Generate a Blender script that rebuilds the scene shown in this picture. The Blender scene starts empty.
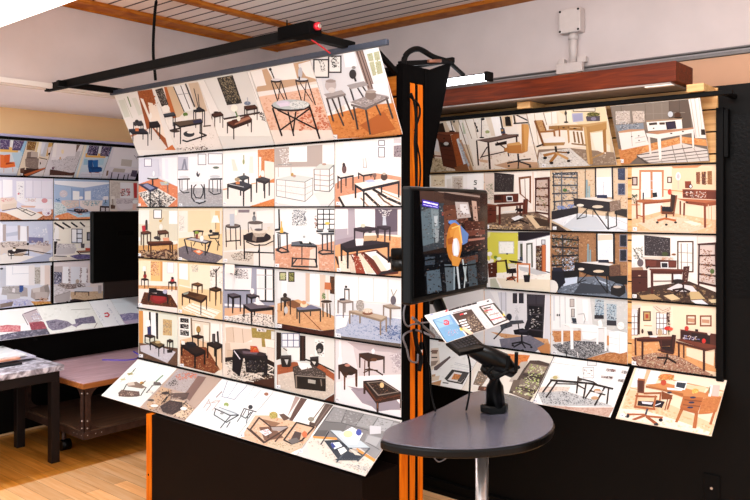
import bpy, bmesh, math, random
from mathutils import Vector, Matrix
random.seed(7)
S = bpy.context.scene
COL = S.collection
# ---------------------------------------------------------------- camera
YAW = math.radians(40.28); EYE = Vector((0, 0, 1.57)); FPX = 750.0; HX, HY = 375.0, 209.0
cd = bpy.data.cameras.new('camera'); cam = bpy.data.objects.new('camera', cd); COL.objects.link(cam)
cam.location = EYE; cam.rotation_euler = (math.pi / 2, 0, YAW)
cd.sensor_width = 36; cd.lens = 36; cd.shift_y = -(250 - HY) / 750; cd.clip_start = .05
S.camera = cam
# ---------------------------------------------------------------- world and light
w = bpy.data.worlds.new('world'); S.world = w; w.use_nodes = True
w.node_tree.nodes['Background'].inputs[0].default_value = (.91, .955, 1.0, 1)
w.node_tree.nodes['Background'].inputs[1].default_value = 1.6
def area(name, loc, rot, sx, sy, power, col=(.94, .965, 1), spread=180):
    l = bpy.data.lights.new(name, 'AREA'); l.shape = 'RECTANGLE'; l.size = sx; l.size_y = sy
    l.energy = power; l.color = col; l.spread = math.radians(spread)
    o = bpy.data.objects.new(name, l); COL.objects.link(o); o.location = loc; o.rotation_euler = rot
    return o
area('ceiling_light_over_aisle', (-1.6, .4, 2.72), (0, 0, 0), 2.4, .5, 20)
area('ceiling_light_behind', (-.6, -1.9, 2.72), (0, 0, 0), 2.4, 1.2, 34)
area('ceiling_light_near_left', (-3.4, -.6, 2.72), (0, 0, 0), 1.6, .8, 14)
area('ceiling_light_right', (-.4, 1.9, 2.72), (0, 0, 0), 1.6, .6, 44)
area('fill_light_left', (-4.75, 1.2, 2.26), (0, 0, 0), .3, .8, 38)  # added unseen fill below the bulkhead, brightens the left-hand posters and floor
area('fill_light_up', (-.9, 1.6, 2.27), (math.radians(160), 0, 0), 2.2, .5, 40)  # added unseen fill aimed upward to brighten the ceiling and upper plaster
S.view_settings.view_transform = 'Standard'; S.view_settings.look = 'None'
S.view_settings.gamma = 1; S.view_settings.use_curve_mapping = False
S.view_settings.exposure = 0.2
# ---------------------------------------------------------------- helpers
def lin(h):
    if len(h) == 3: h = ''.join(c * 2 for c in h)
    v = [int(h[i:i + 2], 16) / 255 for i in (0, 2, 4)]
    return tuple((c / 12.92 if c <= .04045 else ((c + .055) / 1.055) ** 2.4) for c in v) + (1,)
def mat(name, h, rough=.6, metal=0, spec=.5, emit=None, estr=0, noise=0, scale=20, bump=0, stretch=None):
    m = bpy.data.materials.new(name); m.use_nodes = True; nt = m.node_tree; b = nt.nodes['Principled BSDF']
    b.inputs['Base Color'].default_value = lin(h); b.inputs['Roughness'].default_value = rough
    b.inputs['Metallic'].default_value = metal; b.inputs['Specular IOR Level'].default_value = spec
    if emit: b.inputs['Emission Color'].default_value = lin(emit); b.inputs['Emission Strength'].default_value = estr
    tc = nt.nodes.new('ShaderNodeTexCoord'); mp = nt.nodes.new('ShaderNodeMapping'); nt.links.new(tc.outputs['Object'], mp.inputs[0])
    if stretch: mp.inputs['Scale'].default_value = stretch
    n = nt.nodes.new('ShaderNodeTexNoise'); n.inputs['Scale'].default_value = scale; n.inputs['Detail'].default_value = 5
    nt.links.new(mp.outputs[0], n.inputs['Vector'])
    if noise:
        c = lin(h); r = nt.nodes.new('ShaderNodeValToRGB'); nt.links.new(n.outputs['Fac'], r.inputs[0])
        r.color_ramp.elements[0].position = .3; r.color_ramp.elements[1].position = .7
        r.color_ramp.elements[0].color = tuple(max(0, x * (1 - noise)) for x in c[:3]) + (1,)
        r.color_ramp.elements[1].color = tuple(min(1, x * (1 + noise)) for x in c[:3]) + (1,)
        nt.links.new(r.outputs[0], b.inputs['Base Color'])
    if bump:
        bp = nt.nodes.new('ShaderNodeBump'); bp.inputs['Strength'].default_value = bump; bp.inputs['Distance'].default_value = .01
        nt.links.new(n.outputs['Fac'], bp.inputs['Height']); nt.links.new(bp.outputs[0], b.inputs['Normal'])
    return m
def wood(name, ramp, stretch, scale=6, rough=.4, planks=None, spec=.5):
    """stretched noise grain; planks = (length, width) run along object X"""
    m = bpy.data.materials.new(name); m.use_nodes = True; nt = m.node_tree; L = nt.links; b = nt.nodes['Principled BSDF']
    b.inputs['Roughness'].default_value = rough; b.inputs['Specular IOR Level'].default_value = spec
    tc = nt.nodes.new('ShaderNodeTexCoord'); mp = nt.nodes.new('ShaderNodeMapping'); mp.inputs['Scale'].default_value = stretch
    L.new(tc.outputs['Object'], mp.inputs[0])
    n = nt.nodes.new('ShaderNodeTexNoise'); n.inputs['Scale'].default_value = scale; n.inputs['Detail'].default_value = 8; n.inputs['Distortion'].default_value = .6
    L.new(mp.outputs[0], n.inputs['Vector'])
    r = nt.nodes.new('ShaderNodeValToRGB'); cr = r.color_ramp
    while len(cr.elements) < len(ramp): cr.elements.new(.5)
    for i, h in enumerate(ramp):
        cr.elements[i].position = .3 + .4 * i / (len(ramp) - 1); cr.elements[i].color = lin(h)
    L.new(n.outputs['Fac'], r.inputs[0]); out = r.outputs[0]
    if planks:
        br = nt.nodes.new('ShaderNodeTexBrick'); L.new(tc.outputs['Object'], br.inputs['Vector'])
        br.inputs['Brick Width'].default_value = planks[0]; br.inputs['Row Height'].default_value = planks[1]
        br.inputs['Scale'].default_value = 1; br.inputs['Mortar Size'].default_value = .0012; br.inputs['Mortar Smooth'].default_value = .2
        br.inputs['Color1'].default_value = (.72, .72, .72, 1); br.inputs['Color2'].default_value = (1.12, 1.08, 1.02, 1); br.inputs['Mortar'].default_value = (.35, .3, .25, 1)
        br.offset = .37
        mx = nt.nodes.new('ShaderNodeMixRGB'); mx.blend_type = 'MULTIPLY'; mx.inputs[0].default_value = 1
        L.new(out, mx.inputs[1]); L.new(br.outputs['Color'], mx.inputs[2]); out = mx.outputs[0]
    L.new(out, b.inputs['Base Color'])
    return m
def link(name, me, m=None, parent=None):
    o = bpy.data.objects.new(name, me); COL.objects.link(o)
    if m: me.materials.append(m)
    if parent: o.parent = parent
    return o
def tag(o, label, cat, group=None):
    o['label'] = label; o['category'] = cat
    if group: o['group'] = group
    return o
def thing(name, label, cat, loc=(0, 0, 0), rz=0, group=None):
    o = bpy.data.objects.new(name, None); COL.objects.link(o); o.location = loc; o.rotation_euler = (0, 0, rz)
    o.empty_display_size = .05
    return tag(o, label, cat, group)
def struct(o): o['kind'] = 'structure'; return o
class MB:
    """mesh builder: collects boxes, bars, tubes and prisms into one mesh"""
    def __init__(s): s.bm = bmesh.new()
    def hexa(s, P):
        v = [s.bm.verts.new(p) for p in P]
        for f in ((3, 2, 1, 0), (4, 5, 6, 7), (0, 1, 5, 4), (1, 2, 6, 5), (2, 3, 7, 6), (3, 0, 4, 7)): s.bm.faces.new([v[i] for i in f])
        return s
    def box(s, x0, x1, y0, y1, z0, z1):
        return s.hexa([(x0, y0, z0), (x1, y0, z0), (x1, y1, z0), (x0, y1, z0), (x0, y0, z1), (x1, y0, z1), (x1, y1, z1), (x0, y1, z1)])
    def bar(s, a, b, w, h, up=(0, 0, 1)):
        a, b = Vector(a), Vector(b); d = (b - a).normalized(); u = Vector(up)
        if abs(d.dot(u)) > .98: u = Vector((0, 1, 0))
        r = d.cross(u).normalized(); u = r.cross(d); r = r * w / 2; u = u * h / 2
        return s.hexa([a - r - u, a + r - u, a + r + u, a - r + u, b - r - u, b + r - u, b + r + u, b - r + u])
    def tube(s, pts, rad, n=10, cap=True):
        pts = [Vector(p) for p in pts]; rings = []
        for i, p in enumerate(pts):
            d = (pts[min(i + 1, len(pts) - 1)] - pts[max(i - 1, 0)]).normalized()
            u = Vector((0, 0, 1)) if abs(d.z) < .9 else Vector((1, 0, 0))
            a = d.cross(u).normalized(); b = a.cross(d)
            rr = rad[i] if isinstance(rad, (list, tuple)) else rad
            rings.append([s.bm.verts.new(p + a * rr * math.cos(t * 2 * math.pi / n) + b * rr * math.sin(t * 2 * math.pi / n)) for t in range(n)])
        for i in range(len(rings) - 1):
            for k in range(n):
                f = s.bm.faces.new([rings[i][k], rings[i][(k + 1) % n], rings[i + 1][(k + 1) % n], rings[i + 1][k]]); f.smooth = True
        if cap: s.bm.faces.new(rings[0]); s.bm.faces.new(rings[-1][::-1])
        return s
    def prism(s, poly, z0, z1, fn=lambda x, y, z: (x, y, z)):
        a = [s.bm.verts.new(fn(x, y, z0)) for x, y in poly]; b = [s.bm.verts.new(fn(x, y, z1)) for x, y in poly]
        s.bm.faces.new(a[::-1]); s.bm.faces.new(b); n = len(poly)
        for i in range(n): s.bm.faces.new([a[i], a[(i + 1) % n], b[(i + 1) % n], b[i]])
        return s
    def sphere(s, c, r, sc=(1, 1, 1), n=12):
        g = bmesh.ops.create_uvsphere(s.bm, u_segments=n, v_segments=n // 2 + 2, radius=r)
        for v in g['verts']: v.co = Vector((v.co.x * sc[0], v.co.y * sc[1], v.co.z * sc[2])) + Vector(c)
        return s
    def build(s, name, m, parent=None, bevel=0, seg=2):
        bmesh.ops.recalc_face_normals(s.bm, faces=s.bm.faces)
        me = bpy.data.meshes.new(name); s.bm.to_mesh(me); s.bm.free()
        o = link(name, me, m, parent)
        if bevel:
            b = o.modifiers.new('bevel', 'BEVEL'); b.width = bevel; b.segments = seg; b.limit_method = 'ANGLE'; b.angle_limit = .7
        return o
def arc(pts, n=8):
    """Catmull-Rom through points"""
    P = [Vector(p) for p in pts]; P = [P[0] * 2 - P[1]] + P + [P[-1] * 2 - P[-2]]; out = []
    for i in range(1, len(P) - 2):
        for k in range(n):
            t = k / n; a, b, c, d = P[i - 1:i + 3]
            out.append(.5 * ((2 * b) + (c - a) * t + (2 * a - 5 * b + 4 * c - d) * t * t + (3 * b - a - 3 * c + d) * t ** 3))
    return out + [P[-2]]
# ---------------------------------------------------------------- materials
M = {}
M['plaster'] = mat('painted_plaster', 'd0c2be', .85, noise=.04, scale=6, bump=.05)
M['plaster_low'] = mat('lower_plaster', 'cc9c7c', .85, noise=.05, scale=6)
M['soffit'] = mat('soffit_white', 'fbf9ff', .8, noise=.02, scale=5)
M['tan'] = mat('tan_paint', 'ffd49c', .85, noise=.03, scale=5)
M['trimwhite'] = mat('white_trim', 'e6e0da', .6)
M['black'] = mat('black_paint', '050302', .6, spec=.12, noise=.2, scale=30)
M['blackmetal'] = mat('black_metal', '040303', .6, spec=.1, noise=.1, scale=40)
M['blackgloss'] = mat('black_plastic', '040404', .3, spec=.2, noise=.1, scale=60)
M['matblack'] = mat('matt_black', '040303', .9, spec=.05, noise=.1, scale=60)
M['panel'] = mat('brown_black_laminate', '0d0503', .6, spec=.08, noise=.12, scale=12)
M['bluegrey'] = mat('blue_grey_metal', '39404e', .45, metal=.3, noise=.08, scale=30)
M['oak_trim'] = wood('oak_trim', ['92480a', 'ac6018', 'c07628'], (2, 2, 12), 5, .6, spec=.2)
M['orange'] = wood('orange_stud_wood', ['b24e06', 'cc6408', 'dc7612'], (14, 14, 1.2), 4, .6, spec=.1)
M['cornice'] = wood('red_brown_beam_wood', ['421402', '561c02', '6c2804'], (1, 10, 14), 6, .5, spec=.15)
M['ply'] = wood('pale_slat_wood', ['b8854e', 'd2a064', 'dfb67c'], (1, 6, 14), 4, .55)
M['steel'] = mat('brushed_steel', 'c4bcb8', .28, metal=.9, noise=.06, scale=40)
M['white_metal'] = mat('white_enamel', 'cfc2bc', .5, noise=.03, scale=30)
M['rust'] = mat('rusty_brown_steel', '4a342c', .45, metal=.5, noise=.35, scale=30, bump=.1)
M['rivet'] = mat('rivet_steel', 'b8aca4', .3, metal=.8, noise=.05)
M['carttop'] = wood('walnut_cart_top', ['a07c80', 'b8949a', 'ccacb4'], (14, 1, 14), 4, .3)
M['cartedge'] = wood('cart_edge_wood', ['7a4420', '9a5c2c', 'b07038'], (14, 1, 14), 4, .4)
M['cartshelf'] = wood('cart_shelf_wood', ['4a3426', '5e4432', '70523c'], (14, 1, 14), 4, .5)
M['espresso'] = mat('espresso_wood', '120908', .45, spec=.3, noise=.15, scale=20)
M['marble'] = None
M['cable'] = mat('grey_cable', '5d5a5e', .5, noise=.05)
M['red'] = mat('red_plastic', 'b01020', .4, noise=.05)
M['floor'] = wood('pale_oak_floor', ['e2a468', 'ecb47c', 'f2c292'], (.7, 9, 1), 4, .35, (1.3, .085))
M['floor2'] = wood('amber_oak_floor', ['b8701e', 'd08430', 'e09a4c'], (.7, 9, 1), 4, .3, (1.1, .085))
def ceiling_mat():
    m = mat('slatted_ceiling', 'f4e0d4', .7); nt = m.node_tree; L = nt.links; b = nt.nodes['Principled BSDF']
    tc = nt.nodes.new('ShaderNodeTexCoord'); sp = nt.nodes.new('ShaderNodeSeparateXYZ'); L.new(tc.outputs['Object'], sp.inputs[0])
    a = nt.nodes.new('ShaderNodeMath'); a.operation = 'FRACT'; d = nt.nodes.new('ShaderNodeMath'); d.operation = 'MULTIPLY'; d.inputs[1].default_value = 10
    o = nt.nodes.new('ShaderNodeMath'); o.operation = 'ADD'; o.inputs[1].default_value = .46
    L.new(sp.outputs['Y'], d.inputs[0]); L.new(d.outputs[0], o.inputs[0]); L.new(o.outputs[0], a.inputs[0])
    g = nt.nodes.new('ShaderNodeMath'); g.operation = 'LESS_THAN'; g.inputs[1].default_value = .15; L.new(a.outputs[0], g.inputs[0])
    mx = nt.nodes.new('ShaderNodeMixRGB'); mx.inputs[1].default_value = lin('f4e0d4'); mx.inputs[2].default_value = lin('3a1c12'); L.new(g.outputs[0], mx.inputs[0])
    L.new(mx.outputs[0], b.inputs['Base Color']); return m
def marble_mat():
    m = mat('grey_marble', '888', .3); nt = m.node_tree; L = nt.links; b = nt.nodes['Principled BSDF']
    tc = nt.nodes.new('ShaderNodeTexCoord'); n = nt.nodes.new('ShaderNodeTexNoise'); n.inputs['Scale'].default_value = 14; n.inputs['Detail'].default_value = 10; n.inputs['Distortion'].default_value = 1.4
    L.new(tc.outputs['Object'], n.inputs['Vector']); r = nt.nodes.new('ShaderNodeValToRGB'); cr = r.color_ramp
    cr.elements[0].position = .35; cr.elements[0].color = lin('4c4448'); cr.elements[1].position = .62; cr.elements[1].color = lin('dcdae4')
    e = cr.elements.new(.5); e.color = lin('9c98a4'); L.new(n.outputs['Fac'], r.inputs[0]); L.new(r.outputs[0], b.inputs['Base Color']); return m
M['marble'] = marble_mat()
# ---------------------------------------------------------------- the room
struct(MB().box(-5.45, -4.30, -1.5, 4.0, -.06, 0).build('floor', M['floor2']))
struct(MB().box(-4.30, 3.0, -1.5, 4.0, -.06, 0).build('floor', M['floor']))
struct(MB().box(-4.30, 3.0, -1.5, 4.0, 2.78, 2.84).build('ceiling', ceiling_mat()))
struct(MB().box(-5.45, 3.0, 3.84, 3.98, 0, 2.84).build('wall_back', M['plaster']))
struct(MB().box(-5.45, -5.32, -1.5, 3.84, 0, 2.84).build('wall_left', M['tan']))
# bulkhead over the left-hand wall: plaster face, white soffit with two lips
struct(MB().box(-5.32, -4.20, -1.5, 3.84, 2.285, 2.78).build('wall_upper_left', M['plaster']))
struct(MB().box(-5.32, -4.205, -1.5, 3.84, 2.275, 2.285).build('trim_4', M['soffit']))
struct(MB().box(-4.222, -4.190, -1.5, 3.83, 2.262, 2.29).box(-4.30, -4.27, -1.5, 3.83, 2.262, 2.2748).build('trim_5', M['trimwhite']))
# ceiling trim
struct(MB().box(-4.20, -4.06, -1.5, 3.72, 2.755, 2.78).box(-4.195, -4.185, -1.5, 3.82, 2.745, 2.76).build('trim_1', M['oak_trim'], bevel=.003))
struct(MB().box(-4.20, 3.0, 3.72, 3.84, 2.755, 2.78).build('trim_2', M['oak_trim'], bevel=.003))
struct(MB().box(-3.64, -3.58, -1.5, 3.72, 2.755, 2.78).build('trim_3', M['oak_trim'], bevel=.003))
# back wall: shadow gap with rail and darker strip below
struct(MB().box(-4.1, 3.0, 3.815, 3.84, 0, 2.30).build('wall_back_lower', M['plaster_low']))
struct(MB().box(-4.1, 3.0, 3.80, 3.838, 2.302, 2.318).box(-4.1, 3.0, 3.80, 3.838, 2.332, 2.338).build('trim_6', mat('grey_rail', '6e6866', .5, noise=.1)))
# black false wall carrying the right-hand display, wall_left lower black board
struct(MB().box(-3.6, 3.0, 3.40, 3.80, 0, 2.097).build('wall_right', M['black']))
struct(MB().box(-3.6, 3.0, 3.380, 3.3995, 0, .075).box(-3.6, 3.0, 3.372, 3.380, 0, .03).build('baseboard_right', M['blackmetal'], bevel=.004))
# plaster pocks
# ---------------------------------------------------------------- left wall display board
t = thing('display_board', 'black wall display board behind the cart holding rows of sofa posters', 'display board', (-5.3, 2.5, 0))
P = lambda o: o
def rel(o, loc): o.location = tuple(-Vector(loc)); return o
MBoff = Vector((-5.3, 2.5, 0))
rel(MB().box(-5.318, -5.298, -.5, 3.83, 0.02, 2.055).build('panel', M['black'], t), MBoff)
for z in (.885, 1.19, 1.49, 1.795):
    rel(MB().box(-5.298, -5.268, -.5, 3.80, z - .004, z + .004).build('rail', M['blackmetal'], t), MBoff)
rel(MB().box(-5.298, -5.125, -.5, 3.80, 2.038, 2.056).build('top_ledge', M['blackmetal'], t), MBoff)
rel(MB().box(-5.298, -5.13, -.5, 3.80, 2.058, 2.075).build('light_strip', mat('lavender_strip', 'a4a2c4', .5), t), MBoff)
for y in (1.0, 2.4, 3.7): rel(MB().bar((-5.29, y, .862), (-5.06, y, .675), .02, .01).build('shelf_bracket', M['blackmetal'], t), MBoff)
# ---------------------------------------------------------------- right wall display board
t = thing('display_board', 'slatted display board under the red-brown beam holding office posters', 'display board', (-1.7, 3.4, 0))
MBoff = Vector((-1.7, 3.4, 0))
for k in range(13):
    z = .86 + k * .095
    rel(MB().box(-2.9, -.955, 3.388, 3.3995, z, z + .088).build('slat', M['ply'], t), MBoff)
rel(MB().box(-.955, -.925, 3.365, 3.3995, .84, 2.0).build('side_post', M['blackmetal'], t, .002), MBoff)
rel(MB().box(-2.9, -2.86, 3.365, 3.3995, .84, 2.0).build('side_post', M['blackmetal'], t, .002), MBoff)
for z in (.851, 1.156, 1.461, 1.766):
    rel(MB().box(-2.86, -.955, 3.376, 3.3875, z - .0035, z + .0035).build('rail', M['blackmetal'], t), MBoff)
rel(MB().box(-2.86, -.86, 3.252, 3.272, 2.036, 2.056).build('top_rail', M['blackmetal'], t, .003), MBoff)
for x in (-1.80, -1.00):
    rel(MB().box(x - .035, x + .035, 3.235, 3.3985, 2.0575, 2.0905).build('bracket', M['ply'], t, .003), MBoff)
for x in (-.89, -2.79): rel(MB().box(x - .01, x + .01, 3.273, 3.3985, 2.036, 2.052).build('rail_arm', M['blackmetal'], t), MBoff)
rel(MB().box(-.921, -.906, 3.36, 3.3995, 1.79, 1.99).build('outer_post', M['blackmetal'], t), MBoff)
# beam / cornice box
t = thing('wooden_beam', 'long red-brown wooden beam along the top of the right wall', 'beam', (-1.057, 3.30, 2.09))
MBoff = Vector((-1.057, 3.30, 2.09))
rel(MB().box(-3.6, -1.057, 3.175, 3.392, 2.100, 2.185).build('beam', M['cornice'], t, .003), MBoff)
rel(MB().box(-3.6, -1.08, 3.180, 3.39, 2.092, 2.0995).build('underside_board', mat('grey_board', '8d8078', .5, noise=.1), t), MBoff)
rel(MB().box(-1.19, -1.075, 3.182, 3.21, 2.087, 2.0915).build('cove_strip', M['trimwhite'], t), MBoff)
# black sheet on the far right, colour noise and bump imitate reflected sparkle
t = tag(MB().box(-.905, .6, 3.394, 3.3995, 1.2, 1.97).build('wall_panel', None), 'glossy black panel at the right edge, beside the office posters', 'panel')
m = mat('glossy_black_speckled', '030202', .5, spec=.1, noise=.3, scale=90, bump=.3); t.data.materials.append(m)
# junction box with conduit on the back wall
t = thing('junction_box', 'beige square electrical box with conduit high on the wall', 'junction box', (-1.828, 3.84, 2.6))
MBoff = Vector((-1.828, 3.84, 2.6))
rel(MB().box(-1.885, -1.76, 3.775, 3.838, 2.525, 2.655).build('box_body', M['white_metal'], t, .006), MBoff)
for x in (-1.875, -1.77):
    for z in (2.536, 2.644):
        rel(MB().tube([(x, 3.774, z), (x, 3.7705, z)], .006, 8).build('corner_screw', M['blackmetal'], t), MBoff)
rel(MB().tube([(-1.815, 3.81, 2.361), (-1.815, 3.81, 2.524)], .021, 14).tube([(-1.815, 3.81, 2.49), (-1.815, 3.81, 2.52)], .025, 14).build('conduit', M['white_metal'], t), MBoff)
rel(MB().box(-1.895, -1.745, 3.765, 3.80, 2.305, 2.36).build('lower_box', M['white_metal'], t, .004), MBoff)
for x0, x1 in ((-1.90, -1.865), (-1.79, -1.74)): rel(MB().box(x0, x1, 3.802, 3.838, 2.361, 2.392).build('mounting_lug', M['white_metal'], t, .002), MBoff)
# wall outlet
t = thing('wall_outlet', 'black outlet plate low on the black wall at right', 'outlet', (-.98, 3.40, .37))
rel(MB().box(-1.014, -.946, 3.392, 3.3995, .31, .43).build('cover_plate', M['blackmetal'], t, .003), (-.98, 3.40, .37))
rel(MB().tube([(-.98, 3.3918, .37), (-.98, 3.390, .37)], .006, 8).build('screw', M['rivet'], t), (-.98, 3.40, .37))
# ---------------------------------------------------------------- free-standing partition
X0, X1 = -4.05, -2.0
t = thing('display_partition', 'tall free-standing partition carrying rows of table posters in the centre', 'display partition', (-3.0, 2.63, 0))
MBoff = Vector((-3.0, 2.63, 0))
def pp(mb, name, m, bev=0): return rel(mb.build(name, m, t, bev), MBoff)
pp(MB().box(X0 + .07, X1 - .08, 2.565, 2.575, .60, 2.14), 'panel', M['panel'])
pp(MB().box(X1 - .07, X1 - .03, 2.56, 2.70, 0, 2.124), 'core_block', M['matblack'])
pp(MB().box(X0 + .07, X1 - .08, 2.68, 2.69, .60, 2.14), 'panel', M['panel'])
pp(MB().box(X1 - .04, X1 - .001, 2.55, 2.60, .602, 2.20), 'corner_post', M['matblack'], .002)
pp(MB().box(X1 - .04, X1 - .001, 2.708, 2.745, .663, 2.20), 'corner_post', M['matblack'], .002)
pp(MB().box(X1 - .04, X1, 2.525, 2.583, 0, .60), 'stud', M['orange'], .003)
pp(MB().box(X1 - .045, X1 - .006, 2.603, 2.642, 0, 2.124), 'stud', M['orange'], .003)
pp(MB().box(X1 - .045, X1 - .006, 2.662, 2.700, 0, 2.124), 'stud', M['orange'], .003)
pp(MB().box(X1 - .012, X1 - .0065, 2.5835, 2.6025, 0, .60), 'gap_shade', M['matblack'])  # black strips set in the stud gaps in place of their shade
pp(MB().box(X1 - .012, X1 - .0065, 2.6425, 2.6615, 0, 2.12), 'gap_shade', M['matblack'])
pp(MB().box(-3.545, -3.497, 2.28, 2.32, 0, .470), 'stud', M['orange'], .003)
pp(MB().tube([(-3.5225, 2.2798, .147), (-3.5225, 2.2785, .147)], .006, 10), 'screw_hole', M['matblack'])
pp(MB().box(-3.4965, X1 - .004, 2.284, 2.5175, 0, .472).box(-3.54, -3.4965, 2.321, 2.5175, 0, .470), 'base_cabinet', M['panel'])
pp(MB().box(X0 + .02, X0 + .06, 2.575, 2.70, .5, 2.14), 'stud', M['matblack'], .003)
pp(MB().box(-3.54, X1 - .0405, 2.552, 2.562, .0, .66), 'base_panel', M['panel'])
pp(MB().box(X1 - .30, X1 - .002, 2.518, 2.5245, .0, .60), 'skirt_panel', M['panel'])
pp(MB().box(X1 - .30, X1 - .041, 2.552, 2.560, 1.89, 2.055), 'slat_panel', M['oak_trim'])
pp(MB().box(X1 - .30, X1 - .041, 2.552, 2.560, 2.065, 2.15), 'slat_panel', M['oak_trim'])
pp(MB().box(X0 + .02, X1 - .042, 2.545, 2.60, 2.151, 2.175), 'top_frame', M['matblack'])
pp(MB().box(X1 - .040, X1 - .004, 2.601, 2.707, 2.125, 2.20), 'top_cap', M['matblack'])
for z in (1.885, 1.58, 1.275, .97, .665):
    pp(MB().box(X0, X1 - .012, 2.540, 2.548, z - .0032, z + .0032), 'rail', M['blackmetal'])
pp(MB().box(X0 - .02, X1 + .05, 2.372, 2.392, 2.244, 2.268), 'header_rail', M['bluegrey'], .002)
for x in (X0 + .3, X1 - .04):
    pp(MB().bar((x, 2.392, 2.25), (x, 2.56, 2.16), .02, .02), 'header_strut', M['blackmetal'])
# rear header: rail and triangular side gusset
pp(MB().box(X0, X1 - .005, 2.93, 2.95, 2.262, 2.286), 'header_rail', M['blackmetal'], .002)
pp(MB().prism([(2.752, 2.20), (2.93, 2.262), (2.745, 1.68)], X1 - .02, X1 - .012, lambda a, b, z: (z, a, b)), 'side_gusset', M['matblack'])
pp(MB().bar((X1 - .02, 2.55, 2.20), (X1 - .02, 2.95, 2.27), .02, .022), 'cross_arm', M['blackmetal'])
pp(MB().tube(arc([(X1 - .02, 2.575, 2.15), (X1 - .02, 2.59, 2.24), (X1 - .02, 2.68, 2.285), (X1 - .02, 2.80, 2.268), (X1 - .02, 2.93, 2.265)]), .013, 8), 'arch_bar', M['blackmetal'])
pp(MB().tube([(X1, 2.73, 2.235), (X1 + .02, 2.80, 2.245)], .008, 8), 'pull_stick', mat('brown_stick', '7a4c38', .5, noise=.1))
# ---------------------------------------------------------------- light bar in front of the header
t = thing('light_bar', 'long black light bar on arms above the tilted table posters', 'light bar', (-3.0, 2.1, 2.3))
MBoff = Vector((-3.0, 2.1, 2.3))
BY, BZ = 2.10, 2.275
pp(MB().box(-4.29, -2.20, BY - .015, BY + .015, BZ - .022, BZ + .022), 'bar', M['blackmetal'], .003)
pp(MB().box(-2.27, -2.085, BY - .035, BY + .035, BZ - .02, BZ + .032), 'driver_box', M['matblack'], .004)
pp(MB().tube([(-2.084, BY, BZ + .012), (-2.068, BY, BZ + .012)], .015, 12), 'end_cap', M['red'])
pp(MB().tube([(-2.067, BY, BZ + .012), (-2.062, BY, BZ + .012)], .009, 12), 'lamp_socket', M['rivet'])
pp(MB().box(-4.06, -4.03, BY - .06, 2.56, BZ - .022, BZ + .012), 'arm', M['blackmetal'], .003)
pp(MB().box(-2.20, -2.16, BY, 2.42, BZ - .015, BZ + .018), 'arm', M['blackmetal'], .003)
pp(MB().tube(arc([(-2.16, 2.15, BZ - .02), (-2.155, 2.19, BZ - .035), (-2.15, 2.25, BZ - .06)]), .003, 6), 'red_wire', M['red'])
pp(MB().tube([(-2.25, BY, BZ + .033), (-2.25, BY, BZ + .065)], .003, 6), 'wire_stub', M['blackmetal'])
# ---------------------------------------------------------------- tube light behind the partition
t = thing('tube_light', 'lit white tube light projecting from behind the partition', 'tube light', (-3.0, 3.02, 2.19))
MBoff = Vector((-3.0, 3.02, 2.19))
pp(MB().tube([(-3.9, 3.0, 2.183), (-1.862, 3.0, 2.183)], .017, 14), 'tube', mat('glowing_tube', 'ffffff', .3, emit='eef6ff', estr=9))
pp(MB().box(-3.95, -1.845, 3.005, 3.035, 2.187, 2.207).box(-1.86, -1.842, 2.975, 3.03, 2.165, 2.207), 'housing', M['blackmetal'], .002)
pp(MB().bar((-2.05, 2.95, 2.28), (-2.0, 3.02, 2.21), .02, .014), 'arm', M['blackmetal'])
pp(MB().bar((-3.7, 2.95, 2.28), (-3.7, 3.02, 2.21), .02, .014), 'arm', M['blackmetal'])
# ---------------------------------------------------------------- hanging fluorescent fixture, top left
t = thing('fluorescent_fixture', 'bright white fluorescent ceiling fixture in the top left corner', 'ceiling light', (-3.3, 1.4, 2.45))
MBoff = Vector((-3.3, 1.4, 2.45))
lens = mat('lit_white_lens', 'ffffff', .4, emit='fff8f0', estr=2.0)
pp(MB().box(-4.15, -1.4, 1.50, 1.60, 2.45, 2.50).box(-4.15, -1.4, 1.30, 1.495, 2.45, 2.50), 'lens', lens, .004)
pp(MB().box(-4.16, -1.39, 1.28, 1.635, 2.501, 2.53), 'housing', mat('lavender_white_metal', 'cdbcc4', .5, noise=.03), .004)
for x in (-3.6, -2.0): pp(MB().tube([(x, 1.45, 2.53), (x, 1.45, 2.782)], .006, 6), 'hanger_rod', M['white_metal'])
# ---------------------------------------------------------------- hanging cable
t = tag(MB().tube(arc([(-3.49, 2.33, 2.782), (-3.55, 2.34, 2.66), (-3.60, 2.36, 2.45), (-3.60, 2.375, 2.28)]), .008, 8).tube([(-3.49, 2.33, 2.765), (-3.49, 2.33, 2.782)], .028, 10).build('hanging_cable', M['blackmetal']), 'black cable hanging from the slatted ceiling to the light bar', 'cable')
# ---------------------------------------------------------------- console table, magazines
t = thing('console_table', 'dark wooden table with grey marble top at the left edge', 'table', (-4.7, 1.7, 0))
MBoff = Vector((-4.7, 1.7, 0))
TZ = .607
pp(MB().box(-5.08, -4.47, .9, 2.30, TZ - .035, TZ), 'tabletop', M['marble'], .003)
pp(MB().box(-5.02, -4.50, .96, 2.285, TZ - .10, TZ - .0355), 'apron', M['espresso'], .002)
for x in (-4.555, -5.02):
    for y in (2.235, .97): pp(MB().box(x, x + .052, y, y + .052, 0, TZ - .10), 'leg', M['espresso'], .002)
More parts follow.
